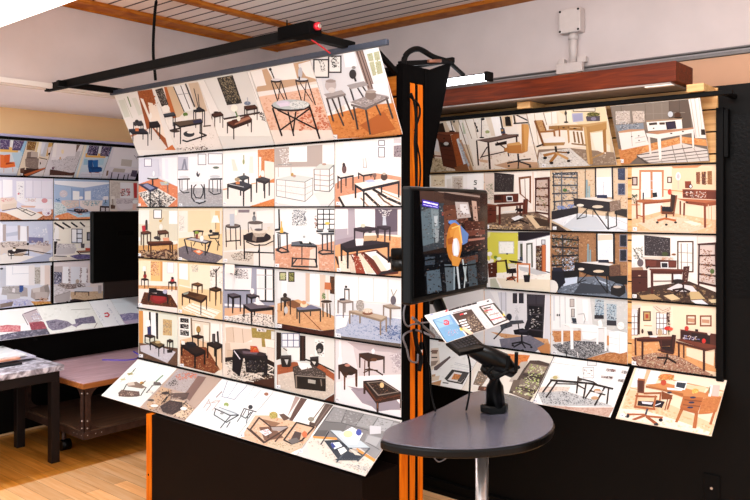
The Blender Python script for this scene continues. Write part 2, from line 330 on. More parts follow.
# ---------------------------------------------------------------- industrial cart
t = thing('industrial_cart', 'low riveted metal cart with wooden top and caster wheels', 'cart', (-4.72, 2.95, 0))
MBoff = Vector((-4.72, 2.95, 0))
CX0, CX1, CY0, CY1 = -5.16, -4.34, 2.352, 3.55
pp(MB().box(CX0, CX1, CY0, CY1, .468, .500), 'tabletop', M['carttop'], .003)
pp(MB().box(CX0 - .001, CX1 + .002, CY0 - .002, CY1, .462, .495), 'edge_band', M['cartedge'], .002)
for a, b in ((0, 0), (0, 1), (1, 0), (1, 1)):
    x = (CX0 + .012, CX1 - .012)[a]; y = (CY0 + .012, CY1 - .012)[b]; sx = (1, -1)[a]; sy = (1, -1)[b]
    mb = MB(); mb.bar((x, y + sy * .0225, .15), (x, y + sy * .0225, .462), .005, .05, (0, 1, 0)) if False else None
    mb.box(min(x, x + sx * .005), max(x, x + sx * .005), min(y, y + sy * .045), max(y, y + sy * .045), .145, .462)
    mb.box(min(x, x + sx * .045), max(x, x + sx * .045), min(y, y + sy * .005), max(y, y + sy * .005), .145, .462)
    for zc, dz in ((.462, -1), (.20, 1)):   # curved corner gussets, both faces
        R = .085; poly = [(0, 0)] + [(R * (1 - math.sin(k * math.pi / 12)) + .0, R * (1 - math.cos(k * math.pi / 12))) for k in range(7)]
        mb.prism([(.04 + p, q) for p, q in poly], 0, .005, lambda p, q, z: (x + sx * z, y + sy * p, zc + dz * q))
        mb.prism([(.04 + p, q) for p, q in poly], 0, .005, lambda p, q, z: (x + sx * p, y + sy * z, zc + dz * q))
    L = pp(mb, 'leg', M['rust'])
    for p, z in () if a == 0 else ((.022, .43), (.022, .26), (.022, .172), (.075, .172), (.115, .172), (.022, .215)):
        for q in ((x - sx * .001, y + sy * p, z), (x + sx * p, y - sy * .001, z)): MB().sphere(q, .0055, n=8).build('rivet', M['rivet'], L)
pp(MB().box(CX0 + .014, CX1 - .014, CY0 + .014, CY1 - .014, .175, .200), 'lower_shelf', M['cartshelf'], .002)
pp(MB().box(CX1 - .012, CX1 - .007, CY0 + .01, CY1, .148, .192).box(CX0 + .007, CX0 + .012, CY0 + .01, CY1, .148, .192).box(CX0 + .01, CX1 - .01, CY0 + .007, CY0 + .012, .148, .192).box(CX0 + .01, CX1 - .01, CY1 - .012, CY1 - .007, .148, .192), 'shelf_frame', M['rust'])
for y in (CY0 + .07, CY1 - .1):
    x = -4.72
    pp(MB().tube(arc([(x, y, .174), (x, y, .13), (x + .005, y, .085), (x + .015, y - .01, .05)]), .014, 8).tube([(x, y, .155), (x, y, .17)], .03, 10), 'caster_fork', M['rust'])
    pp(MB().tube([(x + .018, y - .03, .036), (x + .018, y + .03, .036)], .036, 18), 'caster_wheel', M['blackgloss'])
# ---------------------------------------------------------------- monitor seen from behind at left
t = thing('monitor', 'black monitor seen from behind, in front of sofa posters', 'monitor', (-4.78, 2.98, 1.3))
MBoff = Vector((-4.78, 2.98, 1.3))
pp(MB().box(-4.80, -4.765, 2.645, 3.40, 1.06, 1.555), 'back_shell', M['blackgloss'], .012)
pp(MB().box(-4.764, -4.762, 2.84, 2.96, 1.385, 1.415), 'vent_plate', M['matblack'])
pp(MB().box(-4.804, -4.80, 2.66, 3.385, 1.075, 1.54), 'screen', mat('dark_screen', '0c0e14', .1, noise=.05))
pp(MB().box(-4.764, -4.745, 3.03, 3.38, 1.065, 1.15), 'connector_cover', M['blackgloss'], .004)
pp(MB().box(-5.268, -4.79, 3.08, 3.30, .945, 1.055), 'mount_box', mat('dark_brown_box', '170e0c', .5, noise=.1), .004)
pp(MB().box(-4.79, -4.775, 2.74, 3.35, .95, 1.065), 'mount_plate', mat('dark_brown_plate', '1a100e', .5, noise=.1), .002)
pp(MB().box(-4.775, -4.74, 3.20, 3.35, .965, 1.01), 'cable_clip', M['matblack'])
pp(MB().box(-4.82, -4.79, 3.19, 3.33, .84, .944), 'cable_box', M['matblack'])
# ---------------------------------------------------------------- kiosk table
t = thing('kiosk_table', 'black half-moon table top on a steel pole', 'table', (-1.17, 1.86, 0))
MBoff = Vector((-1.17, 1.86, 0))
out = [(-1.306, 1.566), (-1.343, 1.63), (-1.352, 1.70), (-1.352, 1.801), (-1.358, 1.914), (-1.376, 2.03), (-1.392, 2.13), (-1.385, 2.185), (-1.35, 2.205), (-1.27, 2.208), (-1.16, 2.162), (-1.078, 2.09), (-1.004, 1.986), (-.972, 1.87), (-.985, 1.76), (-1.045, 1.658), (-1.13, 1.585), (-1.225, 1.548), (-1.285, 1.545)]
pts = [(p.x, p.y) for p in arc([(a, b, 0) for a, b in out] + [(out[0][0], out[0][1], 0)], 5)][:-1]
pp(MB().prism(pts, .924, .9465), 'edge_band', M['blackgloss'], .005)
cxm, cym = sum(p[0] for p in pts) / len(pts), sum(p[1] for p in pts) / len(pts)
pp(MB().prism([(cxm + (a - cxm) * .985, cym + (b - cym) * .985) for a, b in pts], .9466, .95), 'tabletop', mat('black_leather_laminate', '4e4c56', .22, spec=.8, noise=.12, scale=60, bump=.05), .0015)
pp(MB().tube([(-1.17, 1.86, .02), (-1.17, 1.86, .926)], .0185, 20), 'pole', M['steel'])
pp(MB().tube([(-1.17, 1.86, 0), (-1.17, 1.86, .018), (-1.17, 1.86, .022)], [.21, .21, .03], 32), 'base', M['steel'])
pp(MB().tube([(-1.17, 1.86, .905), (-1.17, 1.86, .9255)], .07, 20), 'mounting_flange', M['blackmetal'])
pp(MB().tube(arc([(-1.18, 1.62, .925), (-1.165, 1.64, .895), (-1.13, 1.665, .925)]), .002, 6), 'wire_loop', M['cable'])
# ---------------------------------------------------------------- articulated arm, monitor, sheet
t = thing('monitor', 'black flat monitor with reflecting screen, on articulated arm on the half-moon table', 'monitor', (-1.2, 1.97, .95))
MBoff = Vector((-1.2, 1.97, .95))
pp(MB().prism([(-1.235, 1.95), (-1.195, 1.945), (-1.165, 1.985), (-1.175, 2.02), (-1.215, 2.02)], .9505, .975), 'foot', M['blackgloss'], .005)
pp(MB().tube([(-1.2, 1.985, .972), (-1.196, 1.975, 1.03), (-1.175, 1.935, 1.10)], [.03, .026, .03], 14), 'column', M['blackgloss'])
pp(MB().tube([(-1.105, 1.930, 1.093), (-1.128, 1.905, 1.122), (-1.155, 1.862, 1.146), (-1.182, 1.835, 1.165), (-1.195, 1.822, 1.174)], [.018, .030, .029, .024, .016], 12), 'lower_arm', M['blackgloss'])
pp(MB().tube([(-1.16, 1.875, 1.108), (-1.172, 1.868, 1.095)], [.022, .012], 10), 'arm_knob', M['blackgloss'])
pp(MB().tube([(-1.20, 1.82, 1.172), (-1.27, 1.84, 1.21), (-1.335, 1.87, 1.29)], .018, 12), 'upper_arm', M['blackgloss'])
pp(MB().tube([(-1.342, 1.87, 1.28), (-1.342, 1.87, 1.44)], .02, 12), 'riser', M['blackmetal'])
pp(MB().tube(arc([(-1.074, 1.844, 1.116), (-1.059, 1.857, 1.114), (-1.057, 1.858, 1.128), (-1.056, 1.859, 1.169)]), .0055, 8), 'cable_hook', M['blackmetal'])
pp(MB().tube(arc([(-1.079, 1.838, 1.119), (-1.075, 1.843, 1.127), (-1.073, 1.845, 1.159)]), .0055, 8), 'cable_hook', M['blackmetal'])
pp(MB().tube(arc([(-1.075, 1.91, 1.117), (-1.105, 1.868, 1.098), (-1.13, 1.855, 1.083), (-1.14, 1.845, 1.102), (-1.13, 1.86, 1.118)]), .005, 8), 'cable_loop', M['blackmetal'])
KEY = [(-1.185, 1.697, 1.207), (-1.127, 1.679, 1.186), (-1.153, 1.858, 1.173), (-1.218, 1.868, 1.210)]
pp(MB().hexa([(a, b, c - .012) for a, b, c in KEY] + KEY), 'keypad', M['blackgloss'], .003)
kd = [Vector(q) for q in KEY]; kn = (kd[1] - kd[0]).cross(kd[3] - kd[0]).normalized(); kn = kn if kn.z > 0 else -kn
mb = MB()
for r in range(7):
    for c in range(5):
        u, v = .16 + .13 * c, .12 + .12 * r
        p = kd[0] * (1 - u) * (1 - v) + kd[1] * u * (1 - v) + kd[2] * u * v + kd[3] * (1 - u) * v + kn * .001
        du, dv = (kd[1] - kd[0]) * .045, (kd[3] - kd[0]) * .035
        mb.hexa([p - du - dv - kn * .002, p + du - dv - kn * .002, p + du + dv - kn * .002, p - du + dv - kn * .002, p - du - dv, p + du - dv, p + du + dv, p - du + dv])
kk = mb.build('keys', mat('grey_keys', '55545a', .5, noise=.05), t); rel(kk, MBoff); kk['kind'] = 'stuff'
A = Vector((-1.252, 1.626, 1.305)); U = (Vector((-1.329, 2.151, 1.298)) - A); U.z = 0; W = U.length; U.normalize(); V = Vector((0, 0, 1)); N = Vector((U.y, -U.x, 0))
def mf(a, b, c): return A + U * a + V * b + N * c
def mbox(a0, a1, b0, b1, c0, c1): return MB().hexa([mf(*q) for q in ((a0, b0, c0), (a1, b0, c0), (a1, b1, c0), (a0, b1, c0), (a0, b0, c1), (a1, b0, c1), (a1, b1, c1), (a0, b1, c1))])
MH = .328
pp(mbox(0, W, 0, MH, -.03, 0), 'bezel', M['blackgloss'], .008)
pp(mbox(.06, W - .06, .04, MH - .04, -.05, -.031), 'back_shell', M['blackmetal'], .01)
pp(MB().tube([tuple(mf(.012, .012, -.0145 + .0157)), tuple(mf(.012, .3, -.0145 + .0157))], .0012, 6), 'bezel_glint', mat('grey_bezel_edge', '6a6a70', .3, noise=.05)) if False else None
MONITOR = t
# round speaker on the post
t = thing('speaker', 'small black cylindrical speaker beside the partition post', 'speaker', (-1.9, 2.49, 1.36))
MBoff = Vector((-1.9, 2.49, 1.36))
pp(MB().tube([(-1.93, 2.43, 1.315), (-1.93, 2.43, 1.362)], .034, 24), 'body', M['blackgloss'])
pp(MB().tube([(-1.93, 2.43, 1.364), (-1.93, 2.43, 1.402), (-1.93, 2.43, 1.408)], [.034, .034, .029], 24), 'cap', M['blackmetal'])
pp(MB().box(-1.999, -1.93, 2.45, 2.56, 1.35, 1.37), 'bracket', M['blackmetal'])
# cables on the end posts
def cable(pts, r, m, label): return tag(MB().tube(arc(pts), r, 6).build('cable', m), label, 'cable')

def wire(zs, r, m, label): return cable(zs, r, m, label)
X = -1.965
wire([(X, 2.586, 1.206), (X, 2.516, 1.157), (X, 2.509, 1.098), (X, 2.536, 1.069), (X, 2.579, 1.073), (X + .2, 2.50, 1.12), (-1.36, 1.95, 1.25)], .004, M['cable'], 'grey looping cable running from the partition post to the kiosk monitor')
wire([(-1.30, 1.70, 1.26), (-1.62, 2.25, 1.10), (X, 2.593, 1.045), (X, 2.505, 1.032), (X, 2.529, .972), (X, 2.55, .922), (X, 2.60, .906), (X, 2.607, .94)], .0045, M['cable'], 'grey cable hooked around the partition edge below the monitor')
wire([(-1.973, 2.592, 1.05), (-1.97, 2.607, .974), (-1.97, 2.636, .921), (-1.97, 2.621, .862)], .010, M['blackmetal'], 'thick black cable bundle hanging down the orange post')
t = thing('usb_cable', 'thin black cable with white plug tip against the orange post', 'cable', (-1.97, 2.643, 1.0))
MBoff = Vector((-1.97, 2.643, 1.0))
pp(MB().tube(arc([(-1.975, 2.650, 1.09), (-1.975, 2.643, 1.03), (-1.975, 2.643, .985)]), .004, 6), 'cord', M['blackmetal'])
pp(MB().box(-1.981, -1.969, 2.636, 2.650, .952, .986), 'plug', M['blackmetal'], .002)
pp(MB().box(-1.979, -1.971, 2.638, 2.648, .936, .9515), 'plug_tip', M['trimwhite'])
wire([(-1.975, 2.571, 2.07), (-1.975, 2.599, 2.018), (-1.975, 2.607, 1.931), (-1.975, 2.599, 1.861), (-1.975, 2.607, 1.74), (-1.975, 2.614, 1.60)], .006, M['blackmetal'], 'black cable running down between the top posts of the partition')
wire([(-1.985, 2.57, 2.06), (-1.985, 2.636, 2.03), (-1.985, 2.648, 1.99), (-1.985, 2.624, 1.937), (-1.985, 2.612, 1.91)], .005, M['blackmetal'], 'short black cable looping over the orange wood near the top of the partition')
wire([(-1.985, 2.61, 1.90), (-1.985, 2.645, 1.80), (-1.985, 2.65, 1.70), (-1.985, 2.625, 1.60)], .004, M['blackmetal'], 'thin black cable crossing the orange wood level with the upper posters')
wire([(-1.33, 1.78, 1.23), (-1.35, 1.85, 1.09), (-1.365, 1.88, 1.0), (-1.335, 1.86, .954)], .003, M['blackmetal'], 'thin black cable hanging behind the leaflet onto the left of the half-moon table')
wire([(-1.335, 1.93, 1.22), (-1.27, 1.94, 1.12), (-1.27, 1.95, 1.02), (-1.27, 1.93, .954)], .003, M['blackmetal'], 'thin black cable hanging from the arm to the half-moon table')
# magazines on the console table
def sheet(name, c, z0, z1, m, label, pic=None):
    c = [(x - .09, y + .03) for x, y in c]
    o = MB().hexa([(x, y, z0) for x, y in c] + [(x, y, z1) for x, y in c]).build(name, m); return tag(o, label, 'magazine', 'magazines on the marble table')
sheet('magazine', [(-4.56, 1.70), (-4.58, 2.10), (-4.98, 2.12), (-4.96, 1.68)], .6075, .6215, mat('black_cover', '0e0c10', .4, noise=.1), 'black-covered magazine at the bottom of the pile on the marble table')
sheet('magazine', [(-4.64, 1.72), (-4.66, 2.225), (-4.98, 2.245), (-4.96, 1.70)], .622, .632, mat('grey_lilac_cover', 'c4c2d4', .35, noise=.2, scale=12), 'grey-lilac magazine sticking out to the right of the pile')
sheet('magazine', [(-4.60, 1.66), (-4.62, 2.11), (-4.98, 2.13), (-4.96, 1.64)], .6325, .643, mat('orange_cover', 'd8987c', .35, noise=.25, scale=14), 'magazine with orange edge, second from the top of the pile')
sheet('magazine', [(-4.63, 1.62), (-4.65, 2.165), (-5.06, 2.19), (-5.04, 1.60)], .6435, .653, mat('pale_cover', 'e8e8ea', .3, noise=.15, scale=9), 'pale printed magazine on top of the pile')
o = MB().box(-3.178, -3.100, 2.5195, 2.521, 1.232, 1.279).build('paper_note', M['trimwhite']); tag(o, 'small blank white paper note stuck on a rail of the centre display', 'note')
t = tag(MB().tube(arc([(-4.90, 2.80, .503), (-4.75, 2.93, .503), (-4.83, 3.05, .503), (-5.02, 3.12, .503)]), .004, 6).build('cord', mat('blue_cord', '4838c8', .5, noise=.05)), 'thin blue cord lying on the wooden cart top', 'cord')
ART = """
@h0 110 80 7.143
b eceae6;p a85c24 195 80 300 65 420 500 300 500;p f0ece4 215 130 235 130 300 300 285 300;p f2e6d8 270 160 330 170 400 420 300 330;x c87a3a,8c4416,b46a30 26 16 200 85 295 70 350 180 260 190
p d8dcd0 60 145 100 140 145 260 105 270;l c8ccbc 3 100 130 160 270;l 6c8a50 6 125 120 150 190;p dde0d6 155 130 185 125 235 240 205 255;p e4e0dc 130 400 300 340 420 500 160 500
p c8855a 130 400 260 350 265 360 140 412
T 23232a 3c3c46 7 65 10 165 300 225 290 240 315 180 325
T 202028 34343e 8 95 14 135 350 240 345 275 375 160 375
T 1c1a1e 2a2628 8 100 16 280 300 340 292 360 322 292 330
e 2a2a2e 192 295 14 12;p d87838 180 340 205 340 205 365 182 365;e e8e0d8 192 335 14 9;e f4f0ea 290 255 10 24
p d87a30 390 500 445 462 470 500;n 152 470
@h1 110 80 7.143
b eae6e0;p f0ece6 295 65 330 60 480 500 380 500;p c8702c 385 50 420 48 500 290 450 280 415 180;p 3a2e28 322 70 375 55 418 175 370 190;x 8a8078,2a2220,b0a89c,d8d0c4 60 9 330 75 375 60 412 165 375 180
p dcc2a0 405 50 455 45 530 230 480 280;p f0f2f4 455 42 530 35 600 215 530 225;l 4a4a52 6 455 50 530 225;l 3c3c44 5 505 40 570 205;l 3a3a42 9 540 28 605 190;l 8a8e98 3 480 105 560 95
p d8c4ac 560 25 630 15 720 300 620 220;p f0ede8 640 0 680 0 760 300 700 230;p eeeae6 420 280 800 200 820 500 420 500;x d8d2cc,f8f4f0,ccc4bc 70 10 440 400 750 370 750 500 440 500
T 2c3038 4a525c 7 120 12 370 245 455 228 470 245 385 258;e f6f4ee 400 205 28 26;l 3a2e2a 10 430 360 500 345;e 4a3c34 465 365 35 10
T 1e1c22 2a2830 7 120 10 595 212 665 205 680 215 610 222;l 3a3a48 5 635 205 600 60;l 3a3a48 5 640 200 630 100;e 2a2c38 638 205 20 12
l 5c4838 8 670 330 720 325
T 2a2428 6a5848 9 130 14 455 300 650 275 660 300 500 328;p 3a3a5a 590 290 655 280 660 300 600 310;l 2a262a 9 520 430 550 440 690 395 640 375;e 40444a 565 385 40 22;e f0ece4 575 372 25 10
e 6a8c3c 540 245 18 14;e f0f0e8 545 268 16 14;x 5a3a30,8a5a4a,2c2420 40 10 470 485 700 470 700 500 470 500
@h2 190 66 7.143
b e4e6e4;p f2f2f0 50 110 100 100 240 380 160 400;l cfd2d2 3 100 100 230 370;p e8ebea 110 100 190 85 260 280 300 350 240 370;p 3c3a38 192 85 305 65 372 265 265 280;x 8c8474,c8b890,1e1e20,6a6458,a89a7c,d8cca8 190 10 205 90 298 72 362 258 270 272
x 181818,2a2a2a 40 9 255 250 360 235 372 266 262 280;p f4f4f2 410 45 440 40 540 330 500 330;l c6cacb 3 410 45 480 240;p f2f2ee 130 390 520 330 600 500 160 500;p 4a3c38 240 372 500 325 505 338 245 385;x 5c4a44,3c302e 20 12 490 335 520 325 545 400 520 390
T 3a2622 5a3a30 7 95 10 155 340 220 325 240 345 175 360
T 3a2622 5a3626 7 90 12 388 285 465 275 485 295 405 308
e 8090a8 412 265 24 14;l b0b8c8 5 412 225 415 265;e 40302c 190 330 20 7
T 3a2420 6c3a26 9 95 22 265 400 420 350 445 378 310 428;p b08068 330 390 425 360 435 375 320 420;p 5c2a18 300 385 340 375 350 400 310 412
l 5c8c3c 7 325 320 345 370;e f6f8ec 318 300 24 26;e e8ece0 350 375 13 18;l 1e1c28 8 30 320 110 315
@h3 240 60 7.143
b efe6de;p f4f2f0 40 90 90 80 180 300 150 420;p d4b494 155 70 500 0 550 150 110 240;p f6f6f4 70 85 155 68 188 180 110 192;p f8f8f6 190 55 380 20 410 135 240 150;p f6f4f2 415 30 520 0 560 140 470 115;p f4f0ee 110 230 560 170 560 200 120 262
p eec8b0 120 265 560 195 700 500 190 500;x dca284,f2d4c0,e0ac90,e8bca4 150 26 150 275 560 210 680 500 200 500;x d07a58,dc8c68 60 22 400 340 600 330 660 500 420 500
l 3a2e34 6 225 150 270 290;l 3a2e34 6 295 150 340 290;l 3a2e34 5 250 160 320 285;l 3a2e34 5 290 160 275 280;e 3a3236 260 148 40 14;e e8e8ea 260 140 36 9
l 4a4040 6 400 150 440 290;l 4a4040 6 485 150 540 320;l 4a4040 5 430 160 520 300;l 4a4040 5 475 155 460 290;e 4a3e3e 443 145 48 14;e e4e6ea 443 136 42 9
l 2a2c30 6 220 70 245 130;e 26262a 218 66 10 10;e c8ccd6 432 90 16 40;e f0f2f6 428 40 9 15;l 2c2c30 9 425 120 425 140
l 241c22 10 235 345 300 540;l 241c22 10 500 335 570 560;l 241c22 9 290 500 500 345;l 241c22 9 270 355 560 500;l 241c22 8 345 370 385 540;l 241c22 8 400 370 380 520
e 3a3438 365 325 140 42;e c0ccd0 365 317 134 36;e e0e6e6 420 318 70 26;e d8d4e8 310 308 50 20;x a8b4b8,dfe8e8,f4f6f6,9aa8ae 60 10 380 290 490 300 470 345 370 350;p e4dcf0 270 310 340 300 360 325 290 335
@h4 300 45 5
b e4e6ea;p dde0e6 85 80 290 30 320 330 150 360;w 2c2c38 eef0ee 7 1 1 66 70 146 165;w 2c2c38 eef0ee 7 1 1 140 52 208 140;x 2a2a2c,8a8a8a 26 7 92 75 115 70 130 130 105 135;x 141414,4a4a4a 34 8 150 60 185 55 195 110 165 115
p f8f8fa 215 40 270 32 285 105 228 112;p a08c84 275 28 310 22 370 220 340 225;l 5c4a48 5 285 30 345 215;l 5c4a48 4 300 30 362 215;l 7a6862 4 312 26 375 225;p f2f4f4 330 20 400 5 440 150 375 180;p b8bc9c 335 45 395 30 415 140 365 155;l f4f4f0 5 365 38 385 150;l f4f4f0 5 345 85 408 75;x 9ca47c,cccfae 40 8 338 48 393 36 410 138 368 148
p e6eaf0 360 195 440 190 460 300 380 260;p b8a090 405 10 412 10 480 300 460 300;p f4f4f6 130 345 260 280 300 320 135 362;p d88c44 135 355 340 300 470 290 525 450 165 470;x e09a50,c87830,eaa860,b86824 160 16 160 360 460 300 515 445 180 465
p b86828 300 400 420 330 480 420 360 450;p e8dcd0 175 330 220 300 230 320 180 345
l 4a4448 6 250 210 270 275;l 4a4448 6 290 215 330 280;l 4a4448 6 310 200 350 260;p a8a4a6 235 200 320 180 345 200 255 220;e 3c3a40 265 145 18 24;e 9a9696 270 112 10 8;l 3c3a40 8 275 165 280 180
l 504848 7 135 265 168 380;l 504848 7 162 268 220 402;l 504848 7 192 258 215 355;l 504848 7 220 250 270 372;p b0aaaa 120 245 210 225 230 245 140 265;p 8c8484 135 262 230 242 230 252 140 272;e c4bcbc 155 200 28 32;e a89c98 155 180 26 8;e d8d4d4 160 225 18 14
l 4c4444 8 270 310 290 420;l 4c4444 8 330 320 352 445;l 4c4444 8 430 255 465 365;l 4c4444 7 375 285 405 350;p a49c9c 250 285 370 240 445 255 330 312;p 7c7474 255 292 330 312 445 258 445 268 332 325 258 305;x d8d4d4,7a7474,c0baba 50 10 280 285 370 250 420 258 330 300;e 8c7e78 355 250 28 24;e b0a49c 355 232 28 8;n 175 458
@m00 136 152 8.333
b dfe0ea;p f2f2f6 215 50 345 45 345 290 220 220;p d4d6e4 15 60 180 55 210 200 15 270;l c4c8dc 4 185 60 190 200;p e8eaf4 240 60 265 60 270 230 245 220;w 6a6a90 eef0f6 5 1 1 68 55 132 122
p e0885a 15 270 170 215 350 290 350 480 15 480;x eca078,d8743c,f0b48c 70 18 15 280 340 290 340 470 15 470;p ede8e0 20 340 180 300 340 390 250 470 110 470;x 2e2a30,5c5450,c8c0b4,3c3a3e,e8e4dc 220 15 20 345 170 310 335 385 250 465 115 465;x 2e2a30,4a4444 50 12 130 400 260 400 240 460 130 460
l 2a2c34 9 140 230 142 275;e 30323c 143 220 48 10;e dfe6ea 145 212 42 8;e f4f6f8 150 180 9 22;l 2a2c30 8 120 330 122 460;p 3c3c58 20 270 100 258 195 300 120 335;p 8c90b0 60 275 95 262 160 300 120 315;l 4a4a50 5 195 320 200 460;l 6a6a72 4 265 260 268 340;p b8c0c0 200 250 270 248 280 275 215 278;e d8d4a8 250 255 14 8;n 30 440
@m01 136 152 8.333
b eceef4;p f8f8fc 350 45 730 30 730 300 350 300;p c4c6d6 350 40 435 40 435 150 350 150;l 6a6c80 5 350 150 435 150;l 8c90a4 12 385 150 405 60 420 150;w 5c5e74 fafafe 5 1 1 515 15 585 108;w 5c5e74 fafafe 5 1 1 600 12 722 102
p b4b4b8 350 340 460 300 600 300 730 310 730 470 350 470;x 9c9ca2,c8c8cc,aaaab0,d0d0d4 190 14 350 345 600 300 730 310 730 465 350 465
l 3a3c44 5 365 230 368 320;l 3a3c44 5 430 230 432 320;l 30323a 9 350 228 448 224;e dfe4ea 400 208 40 12;l 30323a 7 370 320 400 342 445 335;l 5a5c64 4 385 235 385 320
l 2c2e38 6 612 230 610 330;l 2c2e38 6 705 230 708 340;l 2c2e38 11 622 226 722 224;e d4dae2 660 205 44 12;l 2c2e38 7 615 330 650 355 705 345;l 4a4c54 5 640 235 642 335;l 4a4c54 5 680 235 680 330;e 6a7a6a 668 130 26 10
l 2a2c36 7 515 260 485 290 480 340 500 380 540 385 560 350 562 300 545 270 515 262;l 2a2c36 8 465 275 465 380 490 410 520 415;l 2a2c36 7 570 270 575 390;l 262832 10 480 405 530 430 580 410;e c8ccd4 530 408 40 10;e eef2f6 515 258 65 14;l 3c3e4a 6 505 180 520 205 532 180;l 3c3e4a 6 512 165 518 205;e 4c4e5c 518 195 12 10;n 375 440
@m02 220 148 8.333
b f4f3f0;p fdfdfb 25 50 310 30 310 300 25 320;p eceade 95 95 120 95 150 190 110 190;p f0f0e8 250 70 275 70 280 210 240 210;l 9ca86a 6 198 60 200 130;e a8b47c 197 115 9 22;p e0904c 315 15 462 5 462 290 320 290;x d47c38,eca468,c86c28,f0b480 110 18 320 20 455 10 455 110 325 130
p f4f0ea 325 75 345 75 345 220 325 240;p f4ece2 372 105 460 120 460 250 372 290;p f2efeb 25 350 320 300 462 300 462 430 230 490 25 480;p e4a87a 25 340 60 335 60 345 28 352;p e8b890 260 295 300 288 300 298 262 304;p e08840 240 490 455 420 462 490;x eca060,d87c34 30 16 260 480 450 430 455 490 260 490
T 3c3e44 50545c 12 90 14 145 240 205 225 245 240 185 258;T 2c2830 484448 13 140 22 300 255 360 240 418 258 380 280;T 28262e 3c3c48 14 145 24 60 300 180 275 268 305 205 340;l d8d8dc 4 80 300 200 325;p d88848 130 280 165 280 165 302 135 302;e b0a080 145 262 22 16;e fbf6ee 357 215 14 30;e 46382e 352 245 10 6;e 6a5e58 200 218 8 8;n 40 460
@m03 270 140 7.35
b eceae8;p beb2ac 38 60 385 35 385 200 325 195 38 200;p fafafa 140 50 272 45 272 160 140 162;p f2f2f2 385 40 480 35 480 270 385 190;x fafafa,e8e8e8,d0ccca 50 12 65 70 140 65 140 190 90 190;p f4f2f0 38 205 480 205 480 500 38 500;p e8e4e0 38 460 250 495 38 495;p e8e6e4 320 390 478 360 478 495 380 490
l b8b4b2 4 60 180 62 270;l 9aa0a2 4 60 180 160 178;l b8b4b2 4 155 180 155 260;p d8e0de 50 285 180 255 310 275 255 310;l 8c9494 5 48 290 48 412 258 452 258 308;l 8c9494 4 48 290 255 310 315 278 315 400 258 452;l a0a4a4 3 115 295 115 425;l b0b2b4 3 48 330 255 355 315 330;l b0b2b4 3 48 370 255 405 315 370;x c0c0c4,d8d8dc 80 5 60 310 250 325 250 420 60 400
x c0c0c4,b0b0b4 24 5 262 320 310 300 310 400 262 440;p d4dcd8 325 210 370 175 475 180 440 215;l 787c7c 5 325 215 328 370 438 380 438 215;l 787c7c 5 438 215 470 185 470 340 438 380;l 9a9a9a 4 325 215 438 215;l b89c90 4 330 255 438 265 470 245;l 989494 4 330 290 438 300 470 285;l 989494 4 330 330 438 340 470 315;l 989494 3 370 220 370 372;e c8a048 165 255 10 14;e c8a898 180 265 12 10;e c0a090 400 178 16 8;l 8c8480 4 425 495 478 430;n 50 462
@m04 325 134 6.41
b f4f2f0;p f6f2ec 65 60 120 55 120 200 65 240;p fafafa 120 55 300 48 310 200 120 230;p f0ece8 155 60 160 60 165 180 155 180;p eeebea 320 45 510 35 510 275 400 270 320 230;w 404058 f4f4f6 5 1 1 342 40 384 75;w 404058 f4f4f6 5 1 1 342 84 384 150;p 9c8e94 440 75 495 70 495 150 440 148;x 5a4c54,c8bcc0,3a3038 34 10 445 78 490 75 490 145 445 145;p d0c8cc 440 30 505 28 505 58 440 60
p dca080 65 320 110 290 320 250 400 260 510 280 510 470 65 470;x e8b090,d08c68 60 16 70 320 400 270 500 290 500 340 70 400;p f4efe8 90 400 200 380 330 345 500 400 500 470 100 470;l 2e2426 12 90 405 125 470;l 2e2426 13 260 380 300 420 350 465;l 2e2426 14 310 355 400 410 500 455;l 7a5c4c 9 340 385 380 430 440 465;l a88468 7 230 410 280 465;l c8a484 6 370 370 480 420;x e8a884,e0c4a8 30 9 250 400 480 400 480 465 250 465
T 3a3038 f2ece4 9 100 12 80 265 140 250 185 262 100 278;T 3c323a ece6e0 9 50 12 212 245 300 235 325 250 245 262;T 2e2630 f4ede4 13 110 18 190 318 370 285 480 298 243 352;p b8c4e4 250 300 300 290 330 305 280 312;e 5c4840 380 275 22 24;e c8b8a8 380 255 12 8;e 7a5c5c 124 225 15 28;e 4a3a3e 122 198 9 14;l b8b0aa 4 245 155 247 215 268 215 262 155;e 8c6c64 318 265 14 14;n 85 445
@m10 136 206 8.333
b dcd8c4;p ece8e0 15 35 110 35 110 150 15 150;p f6f6f4 275 40 345 40 345 150 275 150;p dcd4bc 110 40 275 40 275 270 110 270;w 40383c f4f4f4 6 1 1 145 30 215 105;p f2eee8 20 260 45 260 45 290 20 290;p f0ebe2 300 290 350 290 350 318 300 318;p d8a868 15 330 350 320 350 470 15 440;x e0b478,cc9858 40 20 18 330 345 320 345 380 18 370
p c8a878 20 390 350 365 350 460 20 440;x 4a2a20,6c3c28,d8b890,2e1e1c,8c5a3c,e8d0a8,3c2020 90 28 35 370 340 360 345 455 30 435;x 2c1a18,4a2420,dcc09c 40 30 60 370 340 380 340 450 60 430
T 4a2a1e 6c4430 9 130 14 40 215 100 205 128 218 60 228;T 4a2a1e 6a4432 9 70 14 180 205 250 198 275 218 195 228;T 4a2418 70422c 11 100 22 100 295 290 290 310 302 120 312;l 4a2418 9 285 320 288 390
p c02838 50 165 78 160 82 210 55 212;p 4a3c3c 78 130 98 128 98 200 80 200;e 3a3034 88 125 8 10;e d8b060 205 125 12 10;l c8a858 5 205 130 230 100;e f0e8e0 210 175 15 25;e 4c4448 175 265 26 14;e 302c30 190 275 18 10;p e0a080 225 265 275 262 280 290 230 292;n 30 405
@m11 136 206 8.333
b f0dfc0;p f0eae0 355 40 430 40 430 220 355 220;x a8acac,e0ded4,c4c4b8 60 8 360 80 400 80 400 200 360 210;p eed9b4 435 40 620 40 630 220 440 220;p e4c48c 660 40 730 40 730 300 660 260;p e8dfd4 700 40 715 40 715 250 700 250;p f0e6d8 355 220 480 215 480 260 355 270;p eccf9c 355 270 730 230 730 420 355 360
